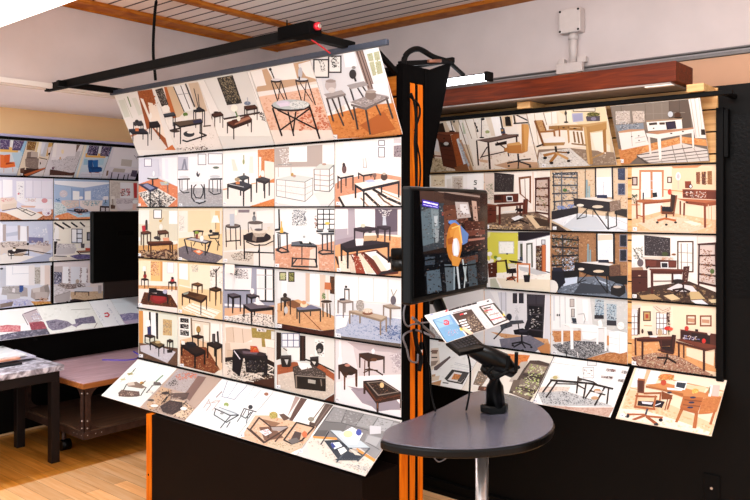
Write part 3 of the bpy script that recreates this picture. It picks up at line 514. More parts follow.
p fbf8f2 645 80 680 78 698 140 628 138;l 9a8a78 5 665 140 665 190;p 787078 355 350 410 330 740 420 660 480 470 470 355 420;x 8c848c,686068,9c949c 130 12 360 350 410 340 725 415 660 470 470 465
l 3a3638 6 485 210 500 290 480 330;l 3a3638 6 560 210 540 290 555 330;e 3a363a 520 210 48 9;l 3c3838 7 605 240 620 270 690 270 695 238;l 3c3838 6 625 290 600 340;l 3c3838 6 690 290 680 370;l 3c3838 6 660 270 700 330;p 3a383c 598 238 690 230 705 242 610 252;e 24242a 625 210 14 14;l 24242a 12 640 225 690 225
p e08048 475 375 520 360 565 385 530 408;p f0d8c8 500 375 530 368 545 385 520 392;l 34343c 9 405 280 435 395;l 34343c 9 625 300 590 390;l 34343c 8 580 315 578 410;l 34343c 5 460 300 470 380;p 2e2e36 400 275 465 258 640 295 585 318;p b8b8c0 425 278 470 265 610 294 580 306;p 8a3c38 500 235 518 235 516 275 503 275;e 90a840 508 222 18 12;e f4f4f2 550 270 16 24;n 372 438
@m12 210 206 7.578
b e4e2de;p e0deda 105 25 490 25 490 200 105 200;p 8c8088 215 28 300 28 298 50 215 50;p f2f0ee 350 40 475 30 480 130 360 130;l d0ccc8 4 100 25 105 340;p e8dccc 105 180 480 180 490 300 105 340;p e8e4e0 320 370 500 330 500 470 300 470;p dcd4c8 105 350 330 340 330 450 105 440;x a89c90,7c7268,ece6da,98887c 110 12 160 370 240 340 330 360 300 420 180 410
l 55504e 6 120 160 125 310;l 55504e 6 230 160 232 300;l 55504e 6 155 165 158 260;l 55504e 6 195 165 200 330;l 4a4644 8 120 268 232 260;e 4c4442 175 152 58 18;e 7c706c 172 147 50 12;p c0c8d4 150 60 185 60 185 150 152 150;p f8f4e8 190 30 204 30 204 70 190 70
l 55504e 5 290 130 292 200;l 55504e 5 395 130 395 200;e 6c605c 345 126 58 14;e 8a9098 336 95 15 22;e 4c5058 335 55 8 12;l 4c5058 6 335 60 335 85
l 2e2a2c 8 258 220 262 400;l 2e2a2c 8 485 220 488 410;l 2e2a2c 8 374 290 376 455;l 2e2a2c 6 365 350 376 320 372 290;l 2e2a2c 8 260 348 488 356;l 2e2a2c 7 275 270 340 298 420 295 480 265;e 2e2426 358 238 106 42;p 8c7c70 330 205 360 205 350 270 320 260;p c4b8a8 320 195 430 195 410 232 345 235;x 9a8c7c,d8ccbc,b0a494 60 8 325 195 425 195 410 228 345 230;e e0d8c8 375 193 58 14;e 6a6468 370 180 32 10;l e0d4c0 5 440 185 455 160 435 165;l b0a494 5 322 190 310 160;n 120 410
@m13 270 205 6.67
b eef2f4;p f0f4f6 35 30 435 30 435 250 35 250;x 30343c,a8b4bc,50586a,c8d4dc 110 11 145 35 240 30 245 135 150 140;l 202830 9 60 30 64 165;w 282c34 f2f6fa 7 3 4 315 25 440 165;x c89080,60483c 9 14 298 60 312 60 312 165 298 165;p 30323a 30 160 65 155 68 170 32 174;p 202228 310 168 355 168 355 180 310 182;p 202228 390 168 435 168 435 182 390 182
p dca78a 35 290 140 260 330 265 435 240 440 450 35 425;x e8bca4,c88c6c,f0d4c4,d09878 150 18 38 290 330 270 435 250 435 445 38 420;p ecd8cc 270 300 320 280 330 440 260 430
l 3a3c42 7 55 195 60 305;l 3a3c42 7 115 195 118 310;l 3a3c42 5 68 200 70 290;l 33353b 9 45 300 80 318 130 312;l 33353b 7 45 296 80 284 125 305;p 50565e 38 182 70 195 132 192 100 178;p ecc040 72 150 86 150 92 185 68 186;l ecc040 6 78 110 78 150
l 3a3c42 7 352 200 352 305;l 3a3c42 7 410 200 412 325;l 3a3c42 7 383 200 385 300;l 33353b 10 325 315 350 328 435 322;l 33353b 7 330 310 360 300 435 310;p 50565e 312 188 350 200 435 198 435 184;e ecd050 385 122 16 9;e f4f4f4 372 165 12 20
l 34363c 8 152 350 150 400;l 2e3036 9 145 408 318 414;l 34363c 9 312 285 312 410;l 34363c 7 155 355 305 362;l 3a3c42 5 215 280 215 400;l 3a3c42 7 150 400 180 360;l 34363c 7 300 360 318 410;p 2e3036 142 268 315 270 318 284 142 276;p 6c7480 145 248 200 240 290 255 315 270 145 268;p 22262c 195 240 270 245 285 265 205 262;p f2f4f4 215 240 265 238 262 255 222 255;e b0b8bc 230 212 8 8;n 50 402
@m14 325 205 6.41
b a89ca8;p f8f8fa 65 25 145 25 145 150 65 155;p f6f6fa 190 25 320 25 320 150 195 150;p b4acb8 145 25 190 25 192 200 65 225 65 155 145 150;p f0eef2 145 28 148 28 148 190 145 190;p 6c6070 322 25 465 25 465 170 322 180;p f4f0ea 465 30 510 28 510 200 465 190;p f0e8dc 330 185 510 195 510 215 330 200;p e8ac78 65 260 130 240 330 190 512 210 512 470 380 470 65 430;x f0bc8c,dc9860 80 18 360 200 505 210 505 300 360 260
p 6a2c1c 80 330 330 285 475 400 470 440 330 455 90 430;p f0e4d4 85 330 150 320 180 430 95 425;p f4f0ec 170 320 230 310 330 445 260 440;p d8ccbc 120 325 165 320 215 440 170 440;p f8f4f0 255 305 330 295 460 395 400 420;p e8dccc 300 330 330 320 400 420 360 425;l 2c2024 9 70 330 85 380;p a04024 180 315 215 315 260 440 200 440;p e8dcc8 210 315 235 310 320 435 270 440;l 8a3020 8 235 312 340 440;l 2e1c1c 7 330 300 470 405;p 2c2226 360 430 475 405 475 425 340 450;l c8a888 5 350 300 470 385;x f4ecdc,c8b49c 50 9 100 340 250 320 320 430 110 420
T 382c38 4a3c48 11 85 16 185 148 260 135 335 145 245 160;T 382c38 4a3e4c 11 90 14 335 135 380 130 422 138 390 150;e d8d8c4 245 132 16 12;p c8d0dc 372 70 390 70 395 130 370 130;x f4f4f4,e0e0e4 30 9 345 30 430 30 400 75 370 75
T 241a24 362c38 14 130 28 100 250 200 215 415 240 140 278;p e8e8ee 195 215 250 215 245 258 200 262;p c8a880 250 195 332 190 332 225 248 232;p f0e8e0 255 180 325 178 332 195 252 198;e 4a4a50 290 172 12 8;n 90 415
@m20 136 255 7.144
b ead2a4;p f6e4c4 20 40 105 42 105 180 20 190;p ecc480 105 42 185 45 185 190 105 190;x d89878,f0e0c8,a83c28,c87848 70 10 105 48 162 52 165 148 105 145;p dca058 175 45 190 46 190 190 175 190;p f6eee4 190 50 305 55 305 200 190 195;w d0d0d8 f4f4f8 4 1 1 222 52 270 130;p f0e8dc 20 180 305 195 305 230 20 215;p dca468 20 215 305 225 305 250 20 240;x e8bc88,c88c58 40 16 25 218 300 230 300 248 25 240;p f2e4dc 20 240 305 250 310 415 20 385
p 5c3018 60 265 250 285 305 378 30 350;x 8a5a34,3a1c10,b08850,6c2c18 130 10 62 268 250 288 300 374 34 346;e 8c1c1c 165 310 62 38;e a02828 165 305 45 26;p 1c1418 95 235 150 238 150 270 92 270;p 28181c 150 250 225 262 225 290 150 285;p 241a1e 90 270 225 290 228 300 90 285;l 241a1e 8 94 285 92 330;l 241a1e 8 225 295 228 345;e b8b8d0 210 262 16 16
T 2a1c1c 3a2a28 6 60 8 38 168 65 163 92 172 60 176;T 2a1c1c 4a3434 7 60 8 232 190 262 183 290 192 255 200;p f4f0e8 50 80 72 80 75 115 48 115;e a02828 66 150 12 16;e 2c2428 65 128 6 14;e c83838 262 180 14 10;e 30202a 262 165 10 9;n 32 355
@m21 136 255 7.144
b f0d8a8;p f4f6f8 308 60 370 62 372 180 308 170;p f0dcb4 370 62 400 65 400 230 310 220 310 175 372 182;p f4e8d0 380 65 530 75 530 250 385 230;x 9aa09c,e4e8e8,6c7470 34 8 398 70 442 72 442 125 398 120;l f8ece0 8 310 215 400 235 530 262;p f4f0ea 530 75 632 80 632 260 530 250;x d8d8d4,a89c90,f0ece4 50 9 530 80 625 85 625 230 530 230;x 3c3430,5a4c40 20 9 530 110 560 110 560 155 530 155;p f0d0a0 310 235 630 260 632 470 310 415;x fcf8f0,f4e8d8,ecd0a0 120 16 330 370 400 340 600 400 560 460 350 410
p f8f2e6 330 385 410 340 610 400 540 460;l d8b880 4 345 380 520 450;l d8b880 4 370 368 545 440;l d8b880 4 395 355 575 425;l e8ccA0 4 415 345 600 405
T 4a3020 7a5434 8 65 10 398 205 440 195 478 208 445 218;T 3c2818 5c3c24 8 110 14 525 238 570 225 612 240 575 252;l 2c2424 7 574 100 574 235;l 3a2c2c 5 574 130 555 100;l 3a2c2c 5 574 120 600 85;e 2c2424 574 235 10 8
T 3a2418 6c4828 9 100 20 328 275 380 258 510 290 470 325;p 98a094 335 272 378 262 385 275 345 285;p 54341c 380 262 460 285 430 300 370 285;n 318 400
@m22 215 260 6.67
b 9ca0b4;p f0f0f2 65 50 245 55 240 200 65 195;x 8a8a90,d8d8dc,4c4c54 70 10 140 60 220 60 220 130 140 120;x 3c3c40,5c5c64 30 9 100 75 150 70 150 100 100 100;l 34363e 6 65 200 245 205;p f0f2f4 278 60 390 65 392 270 280 265;p e4eaec 290 110 380 110 380 200 290 195;l 2a2c32 9 338 62 338 275;l 2a2c32 9 390 62 392 275;l 30323a 8 275 272 395 278;l a8acb8 4 280 100 388 102;l c0c4cc 4 280 190 388 194;p e8ecf4 65 290 200 300 200 318 65 306
p a4a8bc 245 55 278 58 278 200 245 205;p e0b490 65 320 200 320 410 300 415 470 65 415;p ece4dc 90 375 250 350 410 370 412 462 70 415;x 6c6460,f4f0ec,a89c94,4c4644,d8d0c8 150 12 95 380 250 352 405 375 405 455 80 412
T 1e1a22 5c5460 9 110 14 85 225 130 220 175 235 115 245;T 1e1a22 5a5058 9 80 14 210 228 250 222 298 238 240 246;e f0f0f4 250 208 14 20;T 1a161e 6c6470 11 100 20 190 295 260 285 395 312 240 328;p e8e8ec 255 285 300 270 335 300 285 300;e f0f0f4 285 268 12 22;p e8e8ea 118 90 132 90 128 195 118 195;n 78 382
@m23 270 262 6.03
b d4dade;p e0e4e8 45 55 215 65 215 240 45 220;p f2f4f6 70 115 102 118 102 210 70 200;w 241c18 c8c8a0 6 1 1 56 60 98 112;w 241c18 a0a060 6 1 1 110 60 148 120;x 5c8030,d8d8a0 20 9 60 70 95 70 95 105 60 105;x 6c7c30,3c2c1c 20 9 115 65 143 65 143 115 115 115;p d8c4b4 215 65 240 68 240 240 215 240;p f6f8fa 240 70 320 75 320 270 240 250;p dcc8b8 300 75 335 78 330 280 300 270;l e8ecf0 4 275 75 275 250;p e8e4e0 335 80 365 82 365 290 335 285
p 5a3820 362 85 392 88 392 195 362 190;x 8a5c30,2c1c14 20 10 364 88 388 90 388 190 366 188;p d8a878 45 250 170 225 395 330 395 420 310 412 45 370;x e8bc8c,c89464,dcac7c 130 18 50 255 180 240 390 335 390 400 300 405 50 360;p 8a5c3c 100 240 140 228 200 260 150 280 110 265;l 8c5434 4 190 290 310 412;p 4a1c10 45 368 310 415 395 405 395 462 45 405;x 5c2818,38140c 40 18 50 375 310 420 390 412 390 455 50 400
T 38302e 5c5048 8 95 12 65 215 100 208 128 222 85 228;e c0c4c8 98 290 12 22;e 38302e 92 200 12 14;T 4a4440 787c98 9 80 14 160 275 250 258 310 280 175 290;e f0d8b8 206 258 22 16;e d89c6c 206 244 14 12;p c87848 332 122 368 125 372 168 330 165;l e8d8c8 9 348 170 350 225;e 4c3c34 342 238 34 9;l 55483e 6 320 250 322 330;l 55483e 6 345 250 347 330;l 55483e 6 362 250 365 335;x 4c7c3c,7ca858 24 8 315 190 335 185 335 225 315 225;n 60 385
@m24 325 272 6.094
b f0f2f4;p fafbfc 65 25 200 32 200 165 65 165;p fafbfc 208 35 290 38 290 175 208 170;p fafbfc 300 40 380 45 380 180 300 178;p fafbfc 388 48 490 55 490 195 388 190;l dce0e2 4 65 170 490 200;l d8dcde 5 205 32 205 168;l d8dcde 5 295 38 295 178;l d8dcde 5 384 45 384 185;p e0e6ec 65 178 490 205 490 280 65 250;p b8c4dc 65 260 300 265 490 290 490 440 100 390 65 370;x a4b4d0,d0d8e8,8ca0c4,c4cee0,98a8cc 240 12 70 262 300 268 485 295 485 432 80 375;p f0f4f8 70 270 150 265 130 330 70 350;x 7088b4,5c74a4 80 12 300 330 485 320 485 425 330 400
p 6c6058 100 390 490 440 490 470 100 405;T 8a7c74 b0a298 7 95 8 78 172 120 165 175 178 110 184;p 2c3048 90 162 125 158 125 172 92 174;l 4a4848 5 122 165 122 105 148 108 148 168;l 4a4848 4 118 102 152 104;e 4a4848 130 90 8 8;T 8c7c70 b0a294 7 110 10 355 200 400 195 470 215 395 216;e 6a6470 418 172 17 28;l 8a8878 3 418 145 405 105;l 8a8878 3 418 145 440 108
T 9a8a78 c0b09c 10 95 14 148 235 210 232 380 270 345 290;e a4a09c 215 205 24 36;x 8c8884,c8c4c0,e8e4e0 50 7 195 175 235 175 235 240 195 235;e 8c5c44 262 250 32 12;e e8dccc 262 235 30 15;x 9c6c4c,f4ece0 20 7 235 225 290 225 290 248 240 248;n 85 385
@m30 136 305 7.144
b d8dccc;p e0e4d6 155 60 310 80 310 320 160 280;p d89848 20 40 52 42 50 280 22 275;p f2eee6 50 42 95 45 95 240 55 240;p 1c1818 92 50 108 50 108 240 96 240;p f0f2f4 105 50 145 55 145 220 110 240;p 1a1618 140 55 158 58 158 245 145 240;p d4b880 192 100 257 108 257 220 192 215;x c87c3c,b09860,8894a0,e8c890,a0785c 60 10 195 104 252 110 252 215 195 212
p 6c5040 22 270 310 310 310 440 22 385;x 8c6c50,5c4030,7a6048 60 14 30 280 305 320 305 430 30 385;p c8c4cc 30 290 120 280 285 335 225 415 35 330;x d8d4dc,b8b4bc 50 12 40 295 130 285 275 335 222 405
T 1e1618 4a3028 8 65 10 62 215 95 205 138 220 105 228;T 1e1618 4c3c30 7 70 10 222 250 245 242 268 252 245 262;p 2a2022 222 320 262 318 262 340 225 342;T 1a1416 6c5838 8 68 14 100 265 140 255 205 280 168 300;e c8b080 158 265 20 10;p f8f8f8 72 108 100 108 106 150 68 150;p 3a3a70 82 155 104 155 106 210 84 210;l 1e1618 6 70 270 100 280;n 38 362
@m31 136 305 7.144
b e6e0d4;p f6f4f0 310 85 385 92 385 230 312 225;p 1c1a1c 316 92 376 98 376 128 316 122;p 1c1a1c 316 134 376 140 376 172 316 165;p 1c1a1c 316 176 378 184 378 222 316 214;x f4f4f4,c8c4c0,8a8684 45 9 316 95 374 100 374 215 316 208;l 786048 8 395 95 400 230;p e4dac8 400 110 530 125 530 300 410 260;p f0ece0 420 130 460 135 460 220 425 220;p f0ece0 480 140 520 145 520 260 485 250;l 8c745c 4 400 108 530 128;l 8c745c 4 528 130 525 300;p f4f2ee 535 130 635 140 635 300 540 270;l ccc8c0 4 600 135 602 300
p e4c4a0 315 250 400 230 635 320 635 440 600 470 312 420;p 8a4824 318 300 500 300 600 460 560 490 318 430;x a86438,5c2c14,c08c5c,742f18,d8b080 200 12 320 305 490 310 595 455 550 488 330 425
T 241410 3c241c 8 80 12 402 218 440 210 485 222 450 232;T 1c1414 3a2824 11 130 18 508 268 570 258 622 282 580 302;e b08c48 448 175 16 26;l 28201c 7 448 195 450 222;l 1c1a1e 10 585 190 590 280;w 242024 5a5458 6 1 1 546 205 568 278
T 1a1212 34221e 13 100 22 322 275 390 262 498 325 430 350;p f0ece8 325 252 350 258 352 282 328 282;e 1a1c24 402 285 32 20;e 30303c 402 272 24 8;p 1e1e24 365 262 380 264 385 310 368 305;n 330 430
@m32 215 320 6.67
b e8dcd0;p f2ece6 68 25 410 70 410 150 68 140;p a8944c 242 50 400 70 400 190 250 170;x bca860,98843c 40 14 250 60 395 80 395 180 255 160;p d8dcdc 375 75 408 78 408 130 375 130;p f0eeee 278 55 345 62 340 80 280 75;x 4a4444,787070 12 8 285 58 340 64 338 78 290 74
p dcc8b4 70 50 120 45 125 150 75 160;p e4d2c0 120 45 180 55 190 155 128 150;p e2d0be 182 55 242 62 250 130 190 155;l b89c84 3 120 50 128 148;l b89c84 3 182 58 190 152;p e8d8c8 85 145 180 160 250 165 240 220 90 200;p d8c4b0 68 155 100 150 110 250 68 255;p d4bca4 80 200 240 210 240 260 80 250;p e8dacc 245 118 310 122 315 200 250 190;l c0a890 3 85 200 240 215
p f0e8e0 332 125 408 135 408 280 345 240;p e2d6cc 340 180 408 190 408 285 350 245;l c8b8a8 3 345 180 408 192;p 281c1c 68 250 120 245 120 280 68 280;p 281814 330 250 410 290 410 480 300 440;p 4c2a1c 200 410 410 360 410 480 250 440;x 1c1c1c,f4ece0,a88c68,f8f4ec,2a2624,e8dcc8,38302c 240 14 72 275 200 260 408 320 405 380 230 420 90 380;l f4eee4 5 75 300 130 320 110 360 170 395 260 410;l f4eee4 5 340 290 400 320 350 350 405 370;l f0e8dc 5 200 380 260 360 330 390
p 1a1620 128 195 345 230 345 370 330 372 320 260 190 255 165 375 120 340 118 240;l 15121a 14 130 200 125 335;l 15121a 14 185 240 160 370;l 15121a 13 345 240 345 365;l 15121a 10 215 260 220 340 280 350 310 300;p 100e14 200 255 335 260 335 350 210 350;x 2c2a38,5c5668,181420,b0a490 40 10 205 270 330 270 330 340 215 345;p 3c2e34 135 195 210 190 345 222 330 240 195 235;p 70606c 185 205 290 215 280 230 190 222;l e0dce8 5 130 205 170 260;p c83818 238 172 280 175 298 215 240 215;x e8a838,88a030,d83020 20 10 240 175 280 178 295 212 240 212
@m33 270 325 6.25
b d8dcda;p e0e2e0 220 70 415 95 415 290 225 210;p 2c1c18 40 45 70 48 70 210 40 220;w 5c6890 e8ecf4 5 3 2 72 50 185 140;p eceeee 90 140 186 145 186 220 130 220;p 2c1a18 186 65 222 68 222 225 186 225;l 4c2c24 5 205 70 205 220;p f0f2f0 280 85 340 90 340 200 282 190;x 1c1c20,3a3a40,9a9a9c 30 10 285 95 335 105 335 195 288 180;e 2a2a2e 312 145 24 34;e 9c9894 308 160 12 12;e d8d8d4 90 155 20 14;l 4a4440 5 85 145 105 160
l 1e1412 8 222 215 300 240 412 295;p a85c34 45 250 150 230 320 250 410 310 410 370 45 390;x c07848,8c4020,b8683c 60 12 50 255 310 252 405 315 400 360 60 360;p d4c8bc 48 310 150 290 330 300 405 350 405 420 330 470 50 395;x e4dcd0,b8aca0,ccc0b4,f0e8dc 180 10 52 315 150 295 330 310 402 355 400 415 325 465 60 390;p 5c2c1c 330 475 410 425 410 500 350 490
p 4a4446 65 190 135 188 135 255 75 262;p 221c1e 70 205 130 205 128 262 78 262;p c8c8c8 92 215 118 215 108 250;p 3a3438 252 200 305 195 305 255 255 250;p 1e1a1c 256 210 300 215 298 262 260 250;e f0f0ee 262 190 12 8;p d0d0cc 262 225 290 230 280 250
p 1e1614 150 300 350 325 350 415 160 395;p 4c423e 143 262 200 245 270 250 350 300 350 330 165 312 145 290;x 7c706c,a89c94,3a302e,8c807a 70 9 150 260 260 252 345 302 340 325 160 308;l 9a8e84 5 165 315 348 330;l 8a7e74 7 165 315 168 390;l 8a7e74 6 320 340 325 380;p b0aca4 240 338 288 345 286 368 240 360;p f4f4f4 172 225 200 235 250 240 265 265 200 280 185 262;l 5c5450 3 236 265 238 300;n 55 385
@m34 325 335 5.88
b d4ccd0;p e4e0e4 65 30 160 40 200 240 65 300;p c0b6bc 130 40 460 80 460 120 380 100 200 90;p b0a6ae 380 120 470 100 470 210 430 200;x e8e4e8,c8c0c6,b8b0b6 60 14 380 110 465 110 465 210 400 220;p f0ecf0 65 280 200 240 470 230 470 490 65 410;p f4f2f6 82 30 96 32 98 150 84 150;e f6f4f8 90 150 12 30
p a89ca8 150 315 240 310 300 400 390 400 450 440 330 440 220 400;p 9c909c 130 300 240 320 200 330;p a098a4 240 390 420 380 460 430 310 450
T 44281c 3e2a24 10 100 18 200 108 250 103 352 125 255 140;e 6a4630 288 145 20 10;l 4a3020 7 232 205 265 200 300 210 340 235;l 4a3020 6 228 222 262 205 310 208;l 6a3c24 5 235 150 232 240;p ecedf2 272 90 285 78 295 92 290 112 276 110
T 44281c 3a2824 11 100 20 78 175 130 165 192 205 110 222;e 2c1c16 152 225 18 12;e c89080 132 178 16 8;l 7a4c30 5 180 230 182 300;l 7a4c30 5 116 240 116 300
T 3e241a 2c1e1c 15 90 34 225 270 335 262 455 340 302 370;p 8c8078 245 278 335 270 440 335 312 358;p 2e201e 255 282 332 275 425 332 315 350;x c8a484,4a302a,1c1210,7c5840 30 8 260 285 330 278 420 330 315 345;e e8c890 335 295 12 16;l 6a3a24 6 235 290 300 385 455 350;x 8c5430,5c3420,3a1c12 30 8 300 365 452 345 452 372 305 392;e 3a2018 382 378 24 10;l 8c5834 5 310 400 310 430;n 76 378
@s0 100 355 7.143
b eef0ea;p e4e6de 110 200 250 210 380 180 440 240 330 350 20 290;p f6f8f4 280 40 560 100 500 200 250 130;l d0d4cc 3 300 50 180 230;l d4d8d0 3 420 70 350 160
l 4a4440 6 190 210 160 265;l 4a4440 6 290 290 330 230;p 8c7464 190 205 260 190 330 230 300 240 200 225;p d4c4b4 195 200 240 190 250 215 200 220;e 5c4c44 208 290 78 10;p 6a5044 130 270 155 248 280 260 285 290 260 298 135 296;x 8c6c5c,4c3830,d8c8b8,b89880 30 12 145 255 275 262 270 290 145 290;e c8983c 300 200 16 10;l 705838 6 290 215 325 185
l 5a5650 5 370 220 340 270;l 5a5650 5 440 210 390 280;l 5a5650 5 345 265 390 275;p 6c605c 385 190 430 195 440 215 380 210;e e8e8e4 370 235 25 12;e d8d4cc 360 262 22 9;l 7c9c80 8 400 190 450 145;l 504844 5 330 270 380 215 450 215
e b8a878 215 135 22 8;l 8c9860 5 205 145 245 110;l 44484c 4 235 115 255 95;e d4cc9c 165 175 20 7;l b0a880 3 145 195 180 160
@s1 100 355 7.143
b c0a898;p b8acaa 560 100 750 145 640 280 450 225;x ccc0bc,a09490,908480,d8d0cc 120 10 565 105 740 150 640 275 460 225;x e07048,f09060,c85838 40 11 540 150 590 130 700 130 690 165 560 180;x 3c3430,6c5c54 30 9 470 215 540 170 560 215 480 230;p 8c6c62 700 150 760 160 640 330 600 290
p 5c4640 500 275 640 270 620 315 590 325;e 6a544c 560 290 62 18;p d0ac88 440 230 510 250 500 320 360 400 330 355;p e4c8a8 520 320 600 330 680 400 640 470 520 430;x e8d4bc,a87c5c,6c5044,f4e8dc,8c6450,3c2c28 150 15 440 240 510 255 700 400 610 465 350 390 340 350;p 48342e 430 370 500 325 590 340 590 390 520 430 450 410;x 2c1c1a,5c4440,6c544c 60 14 440 360 500 330 585 350 580 390 510 425;l 2c2424 5 480 300 440 350;l 2c2424 5 620 330 570 385;l 2c2424 5 500 280 460 340;e 3c2e2c 470 275 30 10;e f0e8e4 390 365 28 10;e f4f0ec 600 385 24 12;e 5a4a44 365 325 24 8
@s2 170 370 7.143
b e8eaea;p f2f2f2 230 60 750 160 600 330 300 300;p f6f4f2 280 50 400 75 210 260 120 240;p e0e8ea 180 290 600 330 500 470 130 370;l ccd0d4 3 380 80 260 240;p f4f8fa 410 80 550 108 460 210 370 190;l 8c98b0 4 410 80 370 190 460 210 550 110;l 8c98b0 3 480 95 410 200;l c8ccd0 3 600 120 480 300;p f6f6f6 640 150 740 170 690 240 600 230;e a06c50 688 172 16 12;l a0a4ac 3 650 145 600 200;l a0a4ac 3 740 160 700 230
l b8a09c 4 190 170 140 240 170 262 230 200 190 170;e b08070 195 215 18 8;e 8c6c60 160 245 25 8;l c8b0ac 7 240 150 280 130 235 185;l b4a4a0 8 330 195 370 155;l c0a8a0 4 280 210 240 270;l c0a8a0 4 360 215 300 290;l c0a8a0 4 265 240 350 225;l b49c94 4 275 210 290 250 260 290;l c8b4ac 4 355 220 330 215 285 240
p d4dce0 330 270 460 290 490 320 430 325;l 3a3a40 7 320 275 430 325 490 320;l 3a3a40 6 325 280 315 320 395 370 430 330;l 3a3a40 7 490 322 400 375;l 3a3a40 6 430 370 405 410;l 3a3a40 6 395 370 360 415;l 8c98a0 5 350 265 490 318;e 9cb060 402 248 18 16;e f0eee4 398 262 12 8;e 9c9c9c 370 310 14 8
l 2c2c30 6 530 275 505 325 540 345 580 300;l 2c2c30 6 530 275 620 300 610 325;l 2c2c30 5 545 280 520 325;l 2c2c30 5 565 285 545 380;l 2c2c30 5 510 325 480 370;l 2c2c30 5 595 290 560 345;e 34343a 575 265 16 16;p e4c8b0 560 400 620 330 760 330 760 520 520 520;x ecd4bc,d09878 30 14 570 400 620 345 700 500 540 480
@s3 220 385 6.25
b f0eee8;p f6f6f4 200 10 500 80 420 200 220 180;p fafaf8 540 85 650 115 560 230 430 240;l c8ccd0 3 330 50 250 150;p 6c5048 505 80 545 88 440 245 420 240;p b49c94 470 70 500 80 420 200;p 8c746c 470 140 500 90 480 130 440 200;p 6a5850 660 115 710 125 590 300 560 290;l 8c7c74 6 655 115 560 240;l 8a7870 5 690 125 585 270;p 5c4a42 560 230 600 240 580 300 550 300
e a8643c 288 55 14 10;p e8eaec 330 60 370 65 330 110 300 100;p e0bc9c 220 190 300 190 600 260 540 380 430 430 130 330;x eccfb4,d49c74,c88860,f0e0cc 120 14 200 240 340 200 560 300 520 380 440 420 150 320;p d8c4a8 300 360 420 350 540 370 440 420 300 400;x b09878,e4d8c4,8c7458,ccb48c 60 9 290 360 420 350 530 370 440 410
p 9c7458 250 210 380 240 330 270 300 240;p 84604c 245 265 330 260 400 330 280 350;l 54382c 8 245 205 190 280 280 360 420 270;l 54382c 8 245 205 320 265 420 262;l 54382c 8 170 270 275 362;l 54382c 7 320 265 300 330;l 54382c 7 345 355 425 265;p f4f0f4 245 290 300 275 325 300 285 320;x d84848,b0a4b0,f4f4f4 20 9 260 285 305 285 310 305 280 312;e c0a850 335 190 26 22;x d8cc80,8c9440,b89848 30 9 310 175 360 175 360 210 320 210
p 6c5448 370 185 400 180 440 210 400 225;p b0a4a0 320 265 430 262 380 290 330 285;l 3c2c28 8 480 235 400 345;l 3c2c28 8 480 235 590 265 510 350;l 3c2c28 8 400 345 450 370 520 345;p 5c4c48 470 290 510 300 500 345 440 345;p 7a7470 425 345 480 330 500 355 450 372;e 9c9484 570 215 20 14;e d87848 530 310 16 20;n 140 315
@s4 285 400 6.25
b dcd8d4;p 6a6462 160 0 310 20 180 230 100 200;p 8c8a8a 300 40 780 150 620 330 180 225;p 9a9898 300 45 380 60 350 140 250 130;p 8a8888 385 62 490 85 440 155 355 140;p a0a0a0 495 90 580 108 530 180 445 160;p b0b0b2 585 112 680 135 640 200 540 180;p a8a8a8 680 140 750 155 700 220 640 210;l 5a5858 5 300 50 245 130;l 646262 4 385 62 352 140;l 646262 4 492 88 442 158;l 707070 4 582 110 535 180;l 7a7a7a 4 680 135 645 195;l 606060 4 250 135 360 145 520 190;x b4b4b4,8c8a8a,a8a6a6 60 16 310 55 700 150 620 190 270 120
p 7c7a7a 240 135 390 155 370 195 290 190 180 220;p 686666 180 190 270 190 250 225 175 225;p d0d0d4 530 160 600 165 600 210 530 215;p 9a9a9c 510 210 650 250 620 340 560 370 470 300 500 250;l 6c6c6e 4 510 265 590 310;p b4b4b6 520 220 600 240 570 290 500 260;p e8a048 170 225 320 235 330 250 180 240;p e8a048 450 300 580 380 570 400 440 320
p e4dcd0 130 260 180 240 330 250 450 320 560 390 520 480 320 410 160 360;x f4f0ea,c8bcac,b0a494,dcd4c8,e8e4dc 160 14 140 270 180 245 330 260 560 395 510 470 320 400;x 8c8c90,6c6c70,f4f4f4 60 7 330 390 540 420 520 450 360 400
l f4f4f0 8 305 30 165 235;p 3c4450 245 255 330 250 500 350 460 370 330 370;p 5c6470 280 195 530 300 530 305 400 300;p c8d4da 285 190 350 195 480 260 530 300 400 300;p eef4f8 340 215 420 170 490 210 450 280 400 280;l 3c4048 6 275 200 225 280;l 5c646c 8 395 300 325 390;l 5c646c 8 530 305 455 385;l 4a5058 8 320 375 460 375;e e0e8b0 395 215 30 22;e 4c5cb0 462 205 18 20;p f4f6fa 290 270 340 265 360 290 310 310;p 3c4c9c 285 275 300 270 320 295 300 305;p f0f0ec 330 310 370 295 390 320 350 345;e b8aca0 430 320 30 12;p d8d0c4 400 305 440 320 480 350 440 345;n 100 320
@t0 425 110 7.143
b e4d8c8;p 2c2018 85 100 130 90 150 170 80 160;p d8c8b0 125 80 240 65 330 180 345 430 150 170;p f4f0ea 145 75 180 72 240 190 200 190;p c8b8a0 178 72 200 70 260 190 240 190;p eeeae4 240 65 530 50 530 280 250 240;l 7c6c5c 5 235 65 345 400;p b8c4ac 262 90 285 90 300 170 275 170;l 2c2420 6 182 75 200 150;e 1c1818 192 152 22 6;e 1c1818 207 80 8 12
p d0c0a0 45 340 140 350 150 430 45 440;x e4d8bc,a08c68,c0b08c,7a6848 70 14 45 345 130 350 200 440 45 440;p 3c2418 40 195 60 200 70 350 45 330;p dce0e4 55 210 90 215 105 300 60 290;l 8c5430 8 45 325 115 330;p 5c3020 65 165 180 170 240 430 130 400 95 220;p 6a3822 80 180 185 185 190 215 95 215;p 9c5424 185 180 245 160 250 250 280 380 235 435;x b46830,8c4418,a85c28 50 14 190 190 240 180 275 370 235 425;p 241810 105 230 180 235 185 265 115 262;e c8ccd0 152 240 18 12;l 4a2414 4 130 280 200 290;l 4a2414 4 135 315 210 330;l 4a2414 4 140 350 220 365;p 7a4830 60 158 245 155 240 170 150 178;e 2c1c14 137 203 7 5
